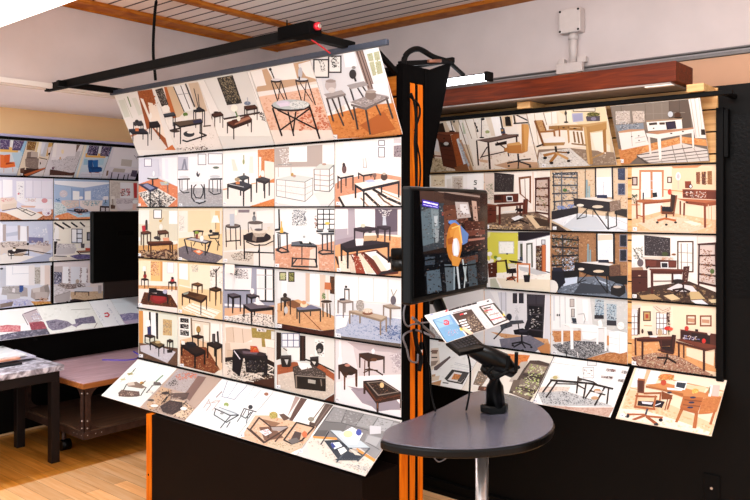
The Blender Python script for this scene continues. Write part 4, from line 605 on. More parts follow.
p d4dce4 225 210 240 200 300 390 280 400;p b88c60 245 215 260 210 345 430 320 430;p a8b4c0 240 240 258 240 320 400 300 410;x 8c9cb0,f0ece4,a87c54 40 9 235 215 262 215 330 420 290 400;p 8c5c38 210 410 300 380 320 440 220 440
@t1 455 105 7.144
b efe9e0;x f6f4f0,e0dcd4 40 20 20 110 240 90 300 230 100 240;p e4d8c8 215 80 250 78 290 220 260 220;p f8f8f8 255 78 320 72 345 215 290 225;p f2ede4 75 95 125 90 165 235 105 240;l a8947c 5 70 100 120 240;l c0b09c 4 130 95 160 235;l 1c1818 7 140 125 165 190;e 1c1c1c 143 132 7 8;e 1c1c1c 155 158 7 8;e 1c1c1c 160 185 7 9;l 2c2420 5 190 90 188 230;e 26221e 198 100 14 10;l 34281e 10 322 70 345 200;p e0c8a4 335 80 410 72 410 155 345 155;p 2a2420 355 85 392 82 405 150 362 150;e 1c1818 375 100 14 20;p c8b8a0 410 66 600 50 600 130 425 135;p ece4dc 430 75 525 66 530 120 440 128;l 241c1c 8 420 70 430 135;l 241c1c 8 420 132 535 124;l 241c1c 8 525 62 535 125;l 2c2430 8 440 72 530 115;p f4ece0 440 140 620 130 640 460 470 300
p ece2d6 150 350 640 280 640 470 140 465;x e0d0bc,f8f4ec,d0bca4,c4a890 50 16 180 380 600 300 620 460 160 455;p c8a484 280 430 400 400 620 410 620 450 420 465;p d8b494 165 385 235 395 235 415 180 405;e 241c18 192 232 18 5;e a8b078 232 192 16 12;e f0ece4 236 212 8 12;p 34405c 325 165 352 165 362 205 330 205;e c89838 338 180 8 8;e 8c4c30 355 210 22 6
l 34221e 9 155 255 168 430;l 34221e 12 238 270 250 455;l 4a342c 7 182 380 230 300;l 4a342c 7 190 370 390 325;l 4a342c 7 300 265 385 330;l 34221e 9 440 220 442 270;p 4c3430 150 250 240 270 455 225 455 208 350 210 300 225;p 78645c 160 248 240 262 450 215 370 208 290 228;p 2c1e1c 285 275 370 255 370 280 290 292
p c89048 475 135 530 138 520 330 478 345;p dca860 490 140 532 140 520 325 500 335;p c08440 370 280 475 275 478 345 375 345;p b87c3c 350 310 380 300 385 335 352 332;p dcac68 380 275 460 262 475 285 375 290;l 2c2a30 11 450 350 455 400;l 2c2a30 9 375 415 450 400 540 430;l 2c2a30 8 455 400 452 440;l 2c2a30 8 455 395 540 385;e 1c1c20 385 435 9 7;e 1c1c20 537 440 10 8;e 1c1c20 452 450 8 6;l 2c2a30 8 380 345 385 365
@t2 525 100 6.667
b efe4d0;p f2ece2 0 90 120 75 200 170 220 300 0 310;p e8dcc4 120 75 210 65 230 160 160 165;l b0a08c 5 120 75 145 165;l c8bca4 4 60 80 90 300;p f4f0e8 130 90 210 75 215 155 150 165;l c0b4a0 3 175 80 180 160;p e8d8b4 210 65 550 40 620 360 560 300;p f6ecd4 270 65 310 60 315 150 280 150;l 3a3430 6 272 65 276 150;e 2c2824 274 148 16 6;e 4a4440 272 88 9 14;w 6c6458 e4dccc 5 1 1 320 50 470 78;p b4b8d4 312 90 385 85 390 140 320 148;p a4a8c8 320 98 378 92 382 135 325 142
p d8c8a8 560 60 600 100 620 400 570 380;p f4f0ea 545 40 560 38 625 380 600 390;p 5c5464 405 110 500 105 500 140 412 142;e 5c5c2c 455 95 42 14;x 8c8c48,3c3c1c,a8a860 30 9 410 85 500 82 500 108 412 110;e 8c88a0 457 125 18 12
p 9a8674 300 320 600 350 610 430 60 460 90 330;x b4a490,8a7460,a8947c,c4b8a8 80 18 310 330 600 380 600 425 300 440;p dcdad4 95 350 300 320 440 440 80 460;x eceae6,c4c0bc,b0acA8,f4f4f0 140 14 100 350 290 325 430 440 90 450;p f0e8dc 80 200 400 200 400 310 260 320 200 300;p f4ece0 440 220 530 210 540 360 470 330
p c8a470 180 170 400 160 545 140 545 158 420 180 200 190;p a8804c 160 172 385 170 388 205 160 195;l 6c4c28 3 225 172 225 200;l 6c4c28 3 290 172 290 205;e 3a2c1c 333 188 12 4;e 3a2c1c 258 184 9 4;l e8d4a8 3 300 180 370 185;p bc9458 420 175 545 150 545 195 430 215;p b48c54 395 175 430 175 455 425 425 430;p d0ac74 390 175 410 178 435 430 420 425;p a87c44 518 200 540 190 545 350 525 345;l b89460 8 440 390 530 350;p c8a068 280 190 295 190 300 280 290 290;l 8c6c40 10 325 210 335 280;l 8c6c40 10 350 212 362 285;l 8c6c40 10 375 215 388 290;p 9c7c50 310 285 410 295 410 305 312 295
p c89c64 70 135 120 132 140 200 100 215;l 8c5c30 12 68 138 125 300;l 8c5c30 9 118 140 140 200;x d8b484,a87c4c 30 10 75 140 115 138 138 200 100 205;l a87440 11 100 212 195 205 205 290;l 9c6434 11 120 300 260 290;l a87440 9 200 200 230 195 232 240;p eceae6 125 265 180 240 270 250 265 282 150 290;p b89058 125 285 270 280 262 300 135 305;l 3c3430 12 205 310 210 345;p b88448 120 360 200 345 210 355 130 378;p b07c40 160 410 205 350 225 360 180 415;p d0a468 210 345 295 385 285 400 205 358;p 8c6434 215 340 295 345 295 355 215 350;e 2c2a2c 135 385 14 9;e 2c2a2c 178 418 14 9;e 2c2a2c 292 405 12 8;e 2c2a2c 290 350 10 8;l 4c4038 9 80 310 120 295;n 128 435
@t3 605 90 6.25
b 80766e;p 8c8278 40 95 400 65 400 240 60 260;p 6c6058 400 65 530 50 540 240 400 240;l 6a6058 3 100 95 102 130;l 74685f 3 250 85 255 180;l 9a9086 3 250 150 500 140;l 9a9086 3 300 80 302 180;l 5a5048 3 400 70 402 170;l 5a5048 3 465 60 467 200;l 9a9086 3 355 78 357 180;p c8beb4 65 135 155 130 160 205 70 215;x f4f0ec,a89c94,dcd0c8,8c847c 60 10 65 135 155 130 160 200 72 215;p d0c4b8 170 132 245 130 248 200 178 205;x f4ece4,b0a49c,94897f 50 10 172 132 242 132 245 200 180 200;p 8c98a4 65 220 240 205 245 250 80 260;x d8dce0,5c6470,f4f4f4,3c3c44 40 10 90 200 200 195 220 240 95 250
p ece8e4 520 50 605 42 635 300 565 300;l c8c0b8 4 535 55 570 290;l c8c0b8 4 560 50 590 290;l d0c8c0 3 585 48 610 280;p 3c3430 600 245 628 245 630 280 602 280;p e0a060 90 375 260 340 480 290 635 310 640 350 480 330 200 410 100 460;x eeb878,d08c48,c87c3c,f0c48c 120 20 100 385 470 300 635 320 480 335 210 405 130 465;p d08c50 85 370 250 345 200 420 150 465 80 460;x e0a468,b87438 40 18 90 380 240 355 200 410 140 460
p dcd8d4 195 405 480 330 640 370 650 440 300 465;l 5c5450 5 200 405 560 355;l 6a625c 5 225 425 640 375;l 7c746e 4 240 440 645 395;l 7c746e 4 270 455 650 415;l 8c847c 4 480 335 520 460;l 8c847c 4 420 345 450 462;l 9a928a 3 340 370 360 462;l 9a928a 3 550 350 600 450;l 5c5450 5 200 410 270 462
p eae8e4 85 262 245 245 275 340 105 375;p c89c78 85 258 150 245 245 243 250 250 90 268;l bcb8b4 3 165 260 172 350;l bcb8b4 3 190 300 250 290;l bcb8b4 3 190 330 255 318;e 3c3834 168 290 5 4;e 3c3834 212 285 5 4;e 3c3834 214 314 5 4
p f0eeea 260 195 480 178 485 240 270 255;p a89078 255 188 485 172 485 182 258 200;p 4a4440 275 205 325 200 328 215 278 220;p 5c4c40 340 202 375 200 375 215 342 216;e 3c3834 305 238 6 4;p 2c2838 378 198 440 192 448 240 388 246;p 3c3850 385 204 436 199 440 235 392 240;e c8d0d8 410 150 16 18;e 5c4030 455 155 20 18;e 2c2824 458 172 26 5
p c09070 258 262 555 232 555 242 330 275;p eceae6 258 268 330 275 555 242 555 265 340 305 265 290;e 3c3834 415 270 8 4;e 3c3834 488 258 7 4;p f4f2ee 328 300 350 300 355 430 340 435;p e4e0da 268 290 282 290 292 400 280 400;p f0ece8 542 262 556 260 558 360 548 362;p e4dcd4 468 275 480 272 482 345 472 345;n 105 442
@r00 425 165 5.556
b f0ece4;p e4d4b4 35 50 110 50 110 120 35 120;x c8a878,8c6c48,f4f0e8 20 9 50 80 105 80 105 110 50 115;p f6f4f0 110 50 235 50 235 155 110 140;w e0d8cc c8bcb0 9 1 1 150 62 212 140;x 8c7464,c8b8a4,eae4dc 20 10 155 80 205 75 205 130 160 130;p e8e4dc 120 80 145 75 150 140 125 140
p fbfaf8 235 45 327 45 327 160 235 155;l 1c1c1c 4 288 88 276 86 274 94 286 99 284 108 272 108;l 1c1c1c 4 274 124 276 142 282 126 288 142
@r01 425 165 5.556
b eee4d8;p e4d4c8 330 50 385 45 385 220 330 220;p f4ece4 495 45 620 35 620 260 500 200;p 3c3434 385 45 495 55 492 150 385 150;x 6a6060,2c2626,8a8280,4c4444 80 7 390 52 488 60 486 145 390 142;l 241c1c 4 385 45 495 55;p 8c5c3c 520 68 590 60 590 215 525 160;p f0ece4 530 80 580 72 580 200 535 160;l 8c6040 3 555 78 558 190;l e8d4c4 8 600 40 605 270;p e8e0d4 640 40 700 38 700 80 640 75
p 7a6454 330 290 440 270 610 260 700 300 700 365 335 360;x 9a8270,4c3a30,c8b49c,5c463a,b89c78 110 18 340 300 600 270 695 310 690 360 345 358;p dcc4a0 560 280 600 280 660 340 620 355;p 4a382c 600 290 700 310 700 340 640 340;x e4ccA4,c8a470 30 14 350 335 540 330 550 362 350 360
p 582c20 610 72 698 65 698 80 612 85;p 5c3024 612 80 622 80 618 270 612 265;p 5c3024 682 75 696 72 698 320 685 320;p c8b4a8 622 85 682 82 682 260 622 250;l 582c20 7 620 130 690 128;l 582c20 7 620 175 690 178;l 582c20 7 620 222 690 225;l 582c20 8 620 262 690 272;x 8c5c44,d8c8b8,a87c60,4c3028,7a8c50 40 11 625 100 680 100 680 255 625 245
p 6a3424 382 165 520 158 520 205 385 212;l 3a1c14 4 430 165 430 205;p 3a2018 388 170 425 168 425 195 388 196;p e4e8ec 452 172 488 172 490 202 455 202;p 2c2a30 457 177 484 177 485 197 459 197;p 8a4c34 333 215 410 222 540 208 570 210 560 218 420 232 335 225;p 6c3424 330 225 398 228 398 318 330 325;l 3c1c14 3 335 255 395 252;e 2c1410 366 243 7 3;e 2c1410 366 275 7 3;l 6a3222 10 416 225 416 328;l 6a3222 9 530 220 530 270;p 6a3424 400 218 560 208 560 222 415 234;p 6c3626 548 190 574 188 570 270 540 275;l 4a2018 3 555 192 553 268;e 241c1c 525 250 24 10;l 4c281c 8 512 230 512 265;l 3c2420 7 535 270 530 310;l 2c1c1a 7 480 320 530 305 575 325;p e8ecf0 480 295 520 280 550 290 500 310;x 5c6c48,8c9c78,b8bcac 34 8 340 110 380 100 380 190 345 190;e d8dcd8 355 205 10 8;l e8e8e4 6 430 262 510 256;n 345 342
@r02 545 165 7.144
b dcc4a4;x c89c70,e8d4b8,b0845c,f0e4d0,d8a880 260 14 50 40 590 20 590 310 50 310;p 4a4c54 50 55 235 50 235 70 60 75;x e8e4e0,9c9ca0,6a6c74,f4f4f4,8c7460,4c4c54 160 14 55 60 230 60 230 330 60 340;l 50545c 8 55 85 235 92;l 50545c 8 55 145 235 145;l 50545c 8 55 205 235 200;l 50545c 8 60 262 235 250;l 6c7078 8 120 50 122 360;l 3c3e46 6 62 60 70 320;l 50545c 5 232 60 232 240;e 5c8048 145 180 16 12;x 8cA8dc,6c88c8 30 14 90 290 210 280 210 320 95 320
p 90acb4 295 105 307 105 307 235 293 235;p a0bcc0 312 150 324 150 324 235 311 235;l 7c6c5c 5 290 30 290 240;p f6f8fa 370 20 480 20 480 230 370 225;p e8dcc8 370 25 475 22 475 85 372 90;x dce4f4,f8f8fc,c8d4ec 30 14 385 120 460 120 460 215 385 215;l 302c34 9 363 20 366 235;l 302c34 10 482 15 486 240;l c8c8cc 4 420 120 422 215;p 3c4460 522 25 574 22 574 108 524 105;x 5c6484,8c94b0,2a3048 24 7 526 30 570 28 570 102 528 100;w a8a8b4 3c4460 4 1 1 522 130 576 215;x 5c6484,8c94b0,2a3048 24 7 528 135 570 135 570 208 528 208
p 302c30 50 330 240 300 240 360 50 390;p 3c3430 500 310 590 315 590 375 500 350;p e0e4ea 50 395 240 345 590 380 590 475 200 470;x eef2f6,ccd4dc 30 24 80 395 250 350 585 390 580 465 220 465;p c8d0d8 240 350 370 370 440 460 220 465 130 440;l b8c0c8 3 450 360 590 420;l b8c0c8 3 470 440 590 470;p 4c3c38 50 410 100 430 160 470 50 475
p e4dcd4 245 238 370 228 490 250 465 262;p 8c7464 465 262 540 250 545 318 470 335;x a89484,6c5848,c0b0a0 30 10 468 262 540 252 540 315 470 330;p 302a30 208 236 465 264 468 335 345 320 210 290;e e8e0d4 255 288 26 10;e d8ccb8 380 298 40 11;p 343a58 372 214 445 214 450 238 375 236;l 1c1c20 8 452 335 455 460;l 1c1c20 6 512 325 514 435 455 455;l 1c1c20 7 350 320 450 455;l 24242a 5 232 295 232 390;l 24242a 5 310 310 235 385 298 370 298 330;l 24242a 4 345 330 345 370;l 24242a 5 440 345 440 385;n 72 450
@r03 622 160 6.25
b f4d8bc;p f8e4cc 60 50 310 40 310 250 60 250;p f2d0ac 310 40 615 30 615 220 315 210;p d8905c 310 40 500 30 470 48 320 52;p c8885c 108 62 262 62 262 72 260 230 250 232 248 75 120 75 118 250 106 250;p eceef2 122 78 178 78 180 230 122 240;p eceef2 192 78 246 78 246 228 192 230;l c8885c 12 184 70 186 235;l c8d0dc 3 150 80 152 235;l c8d0dc 3 220 80 220 230;l c8d0dc 3 122 130 246 130;l c8d0dc 3 122 185 246 185;w 5c3428 c8b8b0 8 1 1 62 104 98 160;w 5c3428 e0d8d0 7 1 1 282 104 312 144;l d8945c 5 60 182 106 184;l d8945c 5 262 185 615 220;l d09464 6 60 280 110 280
p f0e8dc 118 240 260 250 240 330 120 350;p ecbc90 60 370 250 320 615 380 615 460 60 445;x f4ccA4,e0a474,f0d8b8 70 20 70 380 260 330 610 390 610 450 80 440;p e4ccb0 100 395 230 350 380 360 540 420 420 455 180 440;x d8bc9c,eedcc4 60 18 120 395 230 355 380 365 520 420 410 450 190 438;p f8e8d0 385 385 430 380 500 400 460 410
p 8c5030 463 76 488 74 488 152 465 148;p 6c3c28 498 74 524 72 524 156 500 152;p 9c6838 534 70 562 68 564 154 536 152;x e0b070,3c2018,c88c50 30 8 465 78 560 72 560 150 465 148;e f4f0f0 352 102 16 26;e c8c0c4 352 102 10 16;l c8b8b0 4 352 128 352 180;p 8a3c1c 393 133 432 132 434 176 395 176;e 1c1c24 430 165 12 14;e e4e4e8 430 165 7 9
p 8c4424 378 182 600 188 600 248 380 236;p 6c2c14 384 190 450 192 450 232 386 230;p 74341a 530 195 598 198 598 245 530 240;l a85c38 4 380 208 530 216;x e8e0d8,c8a088,4c2014,f0ece8 28 12 390 195 525 200 525 238 392 232;p b8683c 340 240 500 248 600 252 600 262 520 272 400 260;p 8c4420 400 256 520 268 520 288 402 272;p 9c5028 520 268 602 258 602 278 520 292;e 2c1410 405 265 9 4;l 8c4424 12 518 280 520 420;l 8c4424 10 594 270 594 395;l 7c3c20 9 390 270 388 345;l 7c3c20 8 365 258 365 340;l d8a078 4 560 290 560 380;l e8c8a8 5 540 280 545 380
p b46c40 88 252 130 245 240 248 330 240 340 248 300 262 200 268 140 270 92 262;p 9c5430 140 262 240 258 300 252 300 262 240 268 142 276;l 9c5430 9 92 262 95 365;l 9c5430 11 136 270 136 390;l a85c34 6 95 345 140 355;p f0f0f4 190 235 240 232 250 245 195 248;p 1c2430 190 205 218 202 222 230 195 234;l 3c4c34 5 70 230 95 215;x 3c4c34,5c6c48 24 9 62 215 100 215 95 270 65 275;e f0ece8 134 190 16 14;l 34343c 7 134 205 134 245;e d84828 300 200 14 18;l d89878 5 310 190 312 230
p 3c2218 312 215 340 222 325 320 300 330;l 8c5030 8 342 222 322 350;l 5c3018 7 310 215 305 300;p 1e1a24 250 290 305 292 310 328 248 328;p 744020 245 320 325 325 320 340 248 338;l b06c3c 7 246 285 246 330;l 3c2c28 9 278 340 278 372;p c06c30 218 372 275 358 282 368 225 385;p c06c30 275 360 342 372 335 385 275 372;e 241c20 222 390 9 7;e 241c20 278 404 9 7;e 241c20 336 390 9 7;n 82 430
@r11 482 228 7.347
b f0f0ee;p dcd84c 28 30 265 35 262 260 150 330 40 230;p e0dc5c 110 240 185 240 185 325 110 330;p e8e4a0 30 30 60 32 60 60 32 80;w c8ccc8 f4f8f4 6 1 1 122 98 236 190;x e4ece4,fcfcfc 12 20 130 105 230 105 230 185 130 185;p f2f4f6 262 50 515 40 515 460 300 300;p 2c242c 265 30 515 30 515 50 330 95 265 95;l 8c8c98 4 330 92 515 48;p dce0e4 265 100 300 100 300 260 270 260;p 5c6050 280 115 298 115 300 240 282 240;p 64685c 325 112 372 108 375 290 362 290 360 120 335 125 335 260 326 260;p eaf0f0 336 125 360 120 360 285 338 270;l c8ccd0 4 398 80 400 130;w 4a5058 d8dce4 5 1 1 436 85 466 122
p f4f2ec 60 370 280 280 510 340 515 480 60 440;x fcfaf6,e4e0d8 40 24 70 390 280 300 505 350 505 460 80 440;p c8ccd0 270 280 400 300 480 335 400 345 280 310;p c0c4b0 60 372 100 370 135 445 62 435;p ece4d0 110 370 500 380 500 470 150 440;l 2c2c30 6 470 320 505 330
p b86430 438 125 470 122 470 325 440 318;p d07c44 445 128 465 126 466 318 448 314;p 5c3428 396 132 440 128 440 318 396 305;x f0ece8,4c3c34,d8d4d0,2c2824,c8a858 50 12 400 140 436 135 434 310 400 300;l 3c2c24 5 398 165 438 165;l 3c2c24 5 398 205 438 205;l 3c2c24 5 398 245 438 250;l 3c2c24 5 398 280 438 288
p 5c2c1c 42 260 105 250 108 360 50 365;l 3c1c10 4 45 290 104 288;e c8c4c0 72 268 5 4;e c8c4c0 72 295 5 4;e c8c4c0 72 325 5 4;p 6c3420 100 240 185 235 185 245 100 250;l 5c2c1c 8 106 250 108 330;e f4f4ee 56 190 20 16;l d8d8d0 5 60 205 65 245;e 7c9c38 100 215 14 12;e e8e8e4 72 240 16 14;e e4f0e0 125 225 18 12
p 2c2824 195 235 300 250 280 262 215 255;l 2c2420 12 175 235 190 330;p 241c20 190 300 250 295 255 330 200 335;p e0dccc 190 262 240 260 250 290 195 290;p 3a4460 278 212 300 212 298 242 280 240;l 34302c 6 265 235 300 238;e 2c3450 185 190 8 6;l c87838 9 262 265 262 398;l c87838 9 350 270 350 345;l d88848 10 258 262 355 266;l 3c2820 9 225 330 225 365;p a85c38 180 365 225 352 262 360 225 385 185 385;l 3c2c28 7 180 385 220 360 245 390;p 2a262c 305 345 355 345 350 398 312 398;l 3c6c3c 5 340 350 345 330;n 540 460
@r12 545 228 6.944
b a87c54;x c89c6c,8c6040,d8b080,74503c,b88858 260 14 50 35 580 45 580 330 50 310;x 2c2a30,4a444c,dcdce0,1c1a20,8c6c50,f0f0f0,4c6038 200 16 52 45 235 50 235 300 52 300;l 242428 9 50 72 235 85;l 242428 9 50 130 235 140;l 242428 9 50 195 235 190;l 242428 10 50 260 220 250;l 34363c 8 125 50 128 270;l 34363c 5 232 60 232 235;x ccd8ec,f4f4f8,8ca0c4 34 14 120 210 210 200 205 300 130 300;p 88a4ac 296 110 307 110 307 235 294 235;p 8ca8b0 312 150 322 150 322 235 311 235;p f4f8fc 368 40 476 42 476 235 370 230;p dcd0bc 370 45 470 45 470 82 370 88;x d4e0f4,fcfcfc,c0d0ec 26 14 385 120 460 120 455 215 385 215;l 1c1c24 10 362 40 364 240;l 1c1c24 12 480 40 482 245;w 8c8c98 1e2230 4 1 1 520 45 572 130;w 9c9ca8 1e2230 4 1 1 520 148 572 232;x 3c4460,5c6480 20 7 524 50 568 50 568 228 524 228
p 141418 120 300 240 290 240 340 130 345;p 141418 440 330 590 330 590 390 450 400;p 6c7888 50 400 140 345 370 335 560 400 580 490 100 455;x 8c9cb0,54606e,a8b8cc,3c444e 120 16 110 400 370 345 560 410 560 470 110 450;p c8d8ec 140 350 230 338 225 380 130 405;p b8c8dc 350 350 430 380 450 400 380 370;p 3c4450 250 380 420 400 470 455 200 455
p 1c1e2c 50 295 130 295 145 380 120 400 90 440 50 370;p 2c3044 55 275 120 272 130 300 60 300;e e4e4e0 50 410 45 50;p dcdcdc 245 238 370 232 480 250 450 262;p 6c4c3c 450 265 525 252 528 330 455 335;x 8c6c54,4c342c 24 10 452 268 522 255 524 325 456 330;p 16141c 208 236 450 262 452 335 330 330 210 290;e dcd4c8 255 285 22 9;e d8c8b0 375 300 38 10;p 20263c 372 220 445 220 448 242 374 240;l 101014 8 432 335 436 450;l 101014 7 350 335 435 448;l 101014 6 232 300 232 390;l 101014 5 300 315 235 380 290 360;p 18161c 460 405 560 400 562 450 520 478 460 460;l 101014 5 470 405 490 380 540 385 550 400;e c8b8a8 505 408 28 9
@r13 622 230 6.25
b ece4dc;p f2eae4 300 40 470 35 470 320 310 200;p e8dcd4 470 35 615 35 615 300 470 300;p f4f0ec 55 35 140 30 140 230 55 230;p 3c3438 138 32 302 50 302 165 140 160;x 6a6268,2a2428,8c848a,4c444a,c0b8bc 120 7 142 38 298 55 298 160 144 155;w 5c4030 f0ece4 9 1 1 345 68 448 265;l 5c4030 4 370 85 372 250;l 8c8478 3 408 85 410 250;l 8c8478 3 355 140 440 145;l 8c8478 3 360 200 440 205;l c8c0b8 4 470 40 472 330
p 4a3428 60 390 200 350 420 320 615 400 615 475 60 435;x 6a4c38,2e2018,8c7054,3c2c22,a88c64 120 20 80 390 400 330 605 410 600 465 100 440;p b89868 110 410 200 400 250 430 130 440;p dcc498 260 410 320 400 365 430 310 440;p c8b080 420 385 480 385 520 430 430 435;p dfd8dc 280 370 350 335 440 350 470 385 360 385;p d8c8a0 540 435 610 430 612 455 560 455;p e4e0e4 430 440 500 435 540 465 470 465
p 4a241c 472 85 612 75 612 92 475 95;p 4c261e 478 92 488 92 484 350 474 345;p 4c261e 580 90 598 88 600 400 586 350;p d0c0b8 488 98 580 95 582 340 488 320;l 4c261e 9 486 160 585 158;l 4c261e 9 486 215 585 222;l 4c261e 9 486 275 585 288;l 4c261e 11 484 328 586 350;x 9c6c50,6a4434,d8ccc0,b08c70,8c4c34 70 13 492 120 560 120 575 335 490 320;e 5c7438 565 258 14 16;p dcd8d4 590 320 612 322 610 365 592 365
p 5c2a1e 145 182 342 190 340 235 148 235;p 74382a 155 190 215 190 215 225 156 228;p 74382a 290 195 338 196 338 228 290 228;l d8ccc0 12 135 175 260 172;x c89068,e8d8c8 16 12 240 172 320 172 320 186 240 186;p e4e8ec 242 200 290 200 292 240 245 240;p 2c2a34 248 206 285 206 286 234 250 234;l 784030 9 175 246 380 250;p 5c281c 180 250 380 255 378 275 182 272;p 54241a 58 250 160 250 162 380 62 390;l 2e120c 4 62 298 160 294;e c8a890 110 285 8 4;e 2c1410 112 330 8 4;p a88468 58 235 130 232 135 250 60 250;l 54241a 13 188 265 190 395;l 54241a 9 316 270 315 330;l 8a7468 6 195 320 310 318;x 4c5440,7a846c,a8aca0 40 9 65 120 130 100 135 180 75 180;l 4c4438 3 70 110 115 190;e 70646a 116 205 20 24;e dce0e0 75 215 10 14;e 4a5430 270 150 20 14;e 8c5c30 325 152 14 6;l 24242c 7 155 240 170 225
p 54281e 385 228 424 225 410 330 374 345;x d8c0b0,3a1a14 24 7 392 240 416 240 405 325 385 325;p e8e8f0 320 280 365 275 372 310 330 320;e 2c1c1c 350 320 40 14;l 4c261c 8 318 270 318 320;l 3c201a 9 385 340 385 375;l 2c1814 10 320 375 380 365 425 385;l 2c1814 8 380 368 325 400;l 2c1814 7 385 370 400 415;n 80 412
@r20 422 285 5.556
b e8e8ea;p f4f4f4 50 110 100 110 60 150 40 150;x 8c8c90,d8d8dc,b8b8bc,6c6c70 90 7 50 230 120 235 150 320 50 310;p c88c58 130 310 250 300 280 330 200 340;l 9a9a9c 4 60 235 130 300;p c8c8cc 180 310 250 320 240 300
@r21 422 285 5.556
b e4e6ec;p f0f2f6 375 30 470 35 470 260 430 130;p d8dce8 420 40 470 40 470 150 440 140;l b8bcc8 4 440 40 442 150;l b8bcc8 4 465 40 467 190;p dcdfe8 690 50 720 50 720 310 680 300;w 2c2a30 3c3a44 3 1 1 504 45 529 102;w 2c2a30 3c3a44 3 1 1 538 45 565 102;p 3c3840 582 50 684 55 672 300 585 295;p 48444e 590 58 678 60 676 108 590 106;l 24222a 3 634 58 634 108;p 1e1c22 592 115 670 120 665 290 594 290;l 4a4650 6 590 160 672 165;l 4a4650 6 590 200 672 208;l 4a4650 6 590 245 672 255;x e4e4e8,8c8c94,c8c0b8 20 12 595 130 655 130 655 250 595 245
p d8a878 380 260 700 300 720 380 560 340;x e0b88c,c08858 50 16 400 270 710 310 715 375 580 350;p 7c7c8c 430 300 600 280 690 330 630 370 440 345;x 8c8c9c,6c6c7c 40 12 440 300 600 285 680 330 630 365 450 340;p c88c54 640 350 690 325 720 335 720 385 660 375
e 2c3040 484 178 16 20;l c8ccd8 4 528 130 528 190;e c8ccd4 527 185 10 14;x c0c4cc,f4f4f8 20 8 515 115 545 115 545 165 515 165;p 50545c 430 215 460 200 560 195 570 212 500 220 440 240;l 2c2e34 6 470 225 400 300;l 2c2e34 5 535 215 540 250;l 50545c 8 440 245 500 225
p 2c2c36 590 178 605 165 612 180 598 240 575 262 570 235;p 1e1e26 508 250 560 240 600 258 585 280 515 275;p 3a3a48 540 248 590 252 580 262 540 262;l 1c1c22 8 555 280 555 320;l 1c1c22 7 500 325 555 315 605 335;l 1c1c22 7 510 345 555 320 575 350;e 1c1c22 505 335 7 6;e 1c1c22 608 345 7 6;e 1c1c22 560 362 8 5
@r22 545 288 6.1
b e4e6e8;p f0f4f6 45 45 200 55 200 260 45 250;l c8d0d4 4 90 50 92 240;l c8d0d4 4 122 55 124 230;p d8e0e8 50 50 60 50 62 200 50 200;p e8ecee 190 60 270 65 270 220 195 210;p ccd0d0 275 60 515 80 515 300 290 220;x dcdcdc,c0c4c4,d4d8d8 60 18 280 65 510 85 510 280 300 220;p f8f8f8 228 70 260 72 262 200 235 200;p b4c8d4 306 66 360 70 360 188 302 185;x 5c88a8,2c3040,e4ecf4,98b4c8,4a4c58 70 10 308 70 358 74 358 185 305 182;p 34343c 302 165 358 165 360 188 302 188;p b0c4d0 375 95 438 100 436 230 378 225;x 4c7c9c,2c3040,ecf0f4,a0bccc,545660 70 10 378 100 434 104 434 225 380 222;p 34343e 378 195 436 200 436 230 378 228;w 5c5c60 c8c0bc 3 1 1 152 66 180 116;w 5c5c60 c8c0bc 3 1 1 160 126 182 178
e 3c3c40 76 165 4 8;e 3c3c40 88 165 4 8;p d09460 45 262 220 260 220 320 60 330;x e0ac78,b87840 40 16 45 265 220 262 220 310 60 325;p b87844 240 435 380 395 510 390 510 470;x c88c54,a06430,d8a068 60 18 260 432 390 395 508 400 505 465;p d89c64 380 290 395 290 395 350 380 350
p 8a8c90 45 345 170 320 360 330 390 385 240 435 90 390;x 2c2e34,e8eaee,3a3c42,f4f4f6,1c1e22 330 10 48 345 180 320 355 335 385 382 240 430 95 388;l 1e2024 5 130 385 135 420;l f4f4f4 4 200 390 205 425
p fafcfc 100 215 300 225 380 240 250 250 165 240;l f6f8fa 15 165 235 168 370;l eef2f4 10 108 225 108 340;l f4f6f8 11 322 240 322 340;l f6f8fa 11 372 240 372 380;p 3c4450 165 182 192 184 196 212 172 210;l 5c6470 3 165 210 200 218;l b8bcc0 4 205 160 240 155 248 190 240 215;p fafafa 222 235 310 225 325 250 320 300 280 318 235 310;l dce0e4 4 225 265 320 270;p fcfcfc 392 268 450 262 508 275 500 390 460 400 395 385;l d4d8dc 4 455 275 458 400;l d0d4d8 3 396 300 452 310;l d0d4d8 3 396 335 452 348;p f4f4f4 325 200 345 190 355 230 330 235;e f0f2f0 465 230 22 24;l d8dce0 4 440 220 480 240;n 62 392
@r23 622 298 5.886
b f0d8b8;p f4e0c4 290 40 572 60 572 260 300 240;p f4e4cc 45 45 300 50 300 250 45 240;p e8d8cc 48 42 120 38 100 60 60 80;p 4c2c24 95 60 108 55 105 215 92 215;w 6c4c44 eef2f6 4 2 4 50 72 94 220;e d8dce4 72 80 20 16;w 6c4c44 eef2f6 4 3 4 200 85 265 215;p e4d4c0 182 42 290 48 280 90 240 95 200 75;l b89c88 3 185 50 230 90 280 70;l b09480 3 200 50 240 75 285 55;p 54302a 262 85 280 80 285 200 272 200;p e8dccc 180 50 195 60 195 220 178 220;x a88c78,e8d8c8 20 10 270 60 290 60 290 200 275 200;w 6c4430 c8a468 7 1 1 124 78 170 136;p b84c30 138 95 156 95 156 120 138 120;w 8c4c28 e8d8c4 9 1 1 378 100 436 158;w 8c4c28 e8d8c4 9 1 1 458 102 528 168;p c89878 388 118 428 122 426 145 388 140;p c89878 470 125 515 128 515 150 470 145;l d8b08c 5 130 162 175 164
p e0a468 45 240 300 250 572 330 572 440 45 340;x ecb47c,c88848,f0c898 70 16 50 245 280 260 570 350 570 430 300 340 60 330;p f0dcc0 380 290 545 320 540 400 380 340;p b4846c 60 348 200 320 330 340 540 455 500 465 100 405;x 6c2c28,dcc8a8,a88464,f0e4cc,8c4c3c,c8a880 330 12 65 350 200 322 325 342 530 452 500 460 110 402;l 6c2420 5 60 350 100 400 340 440 500 462
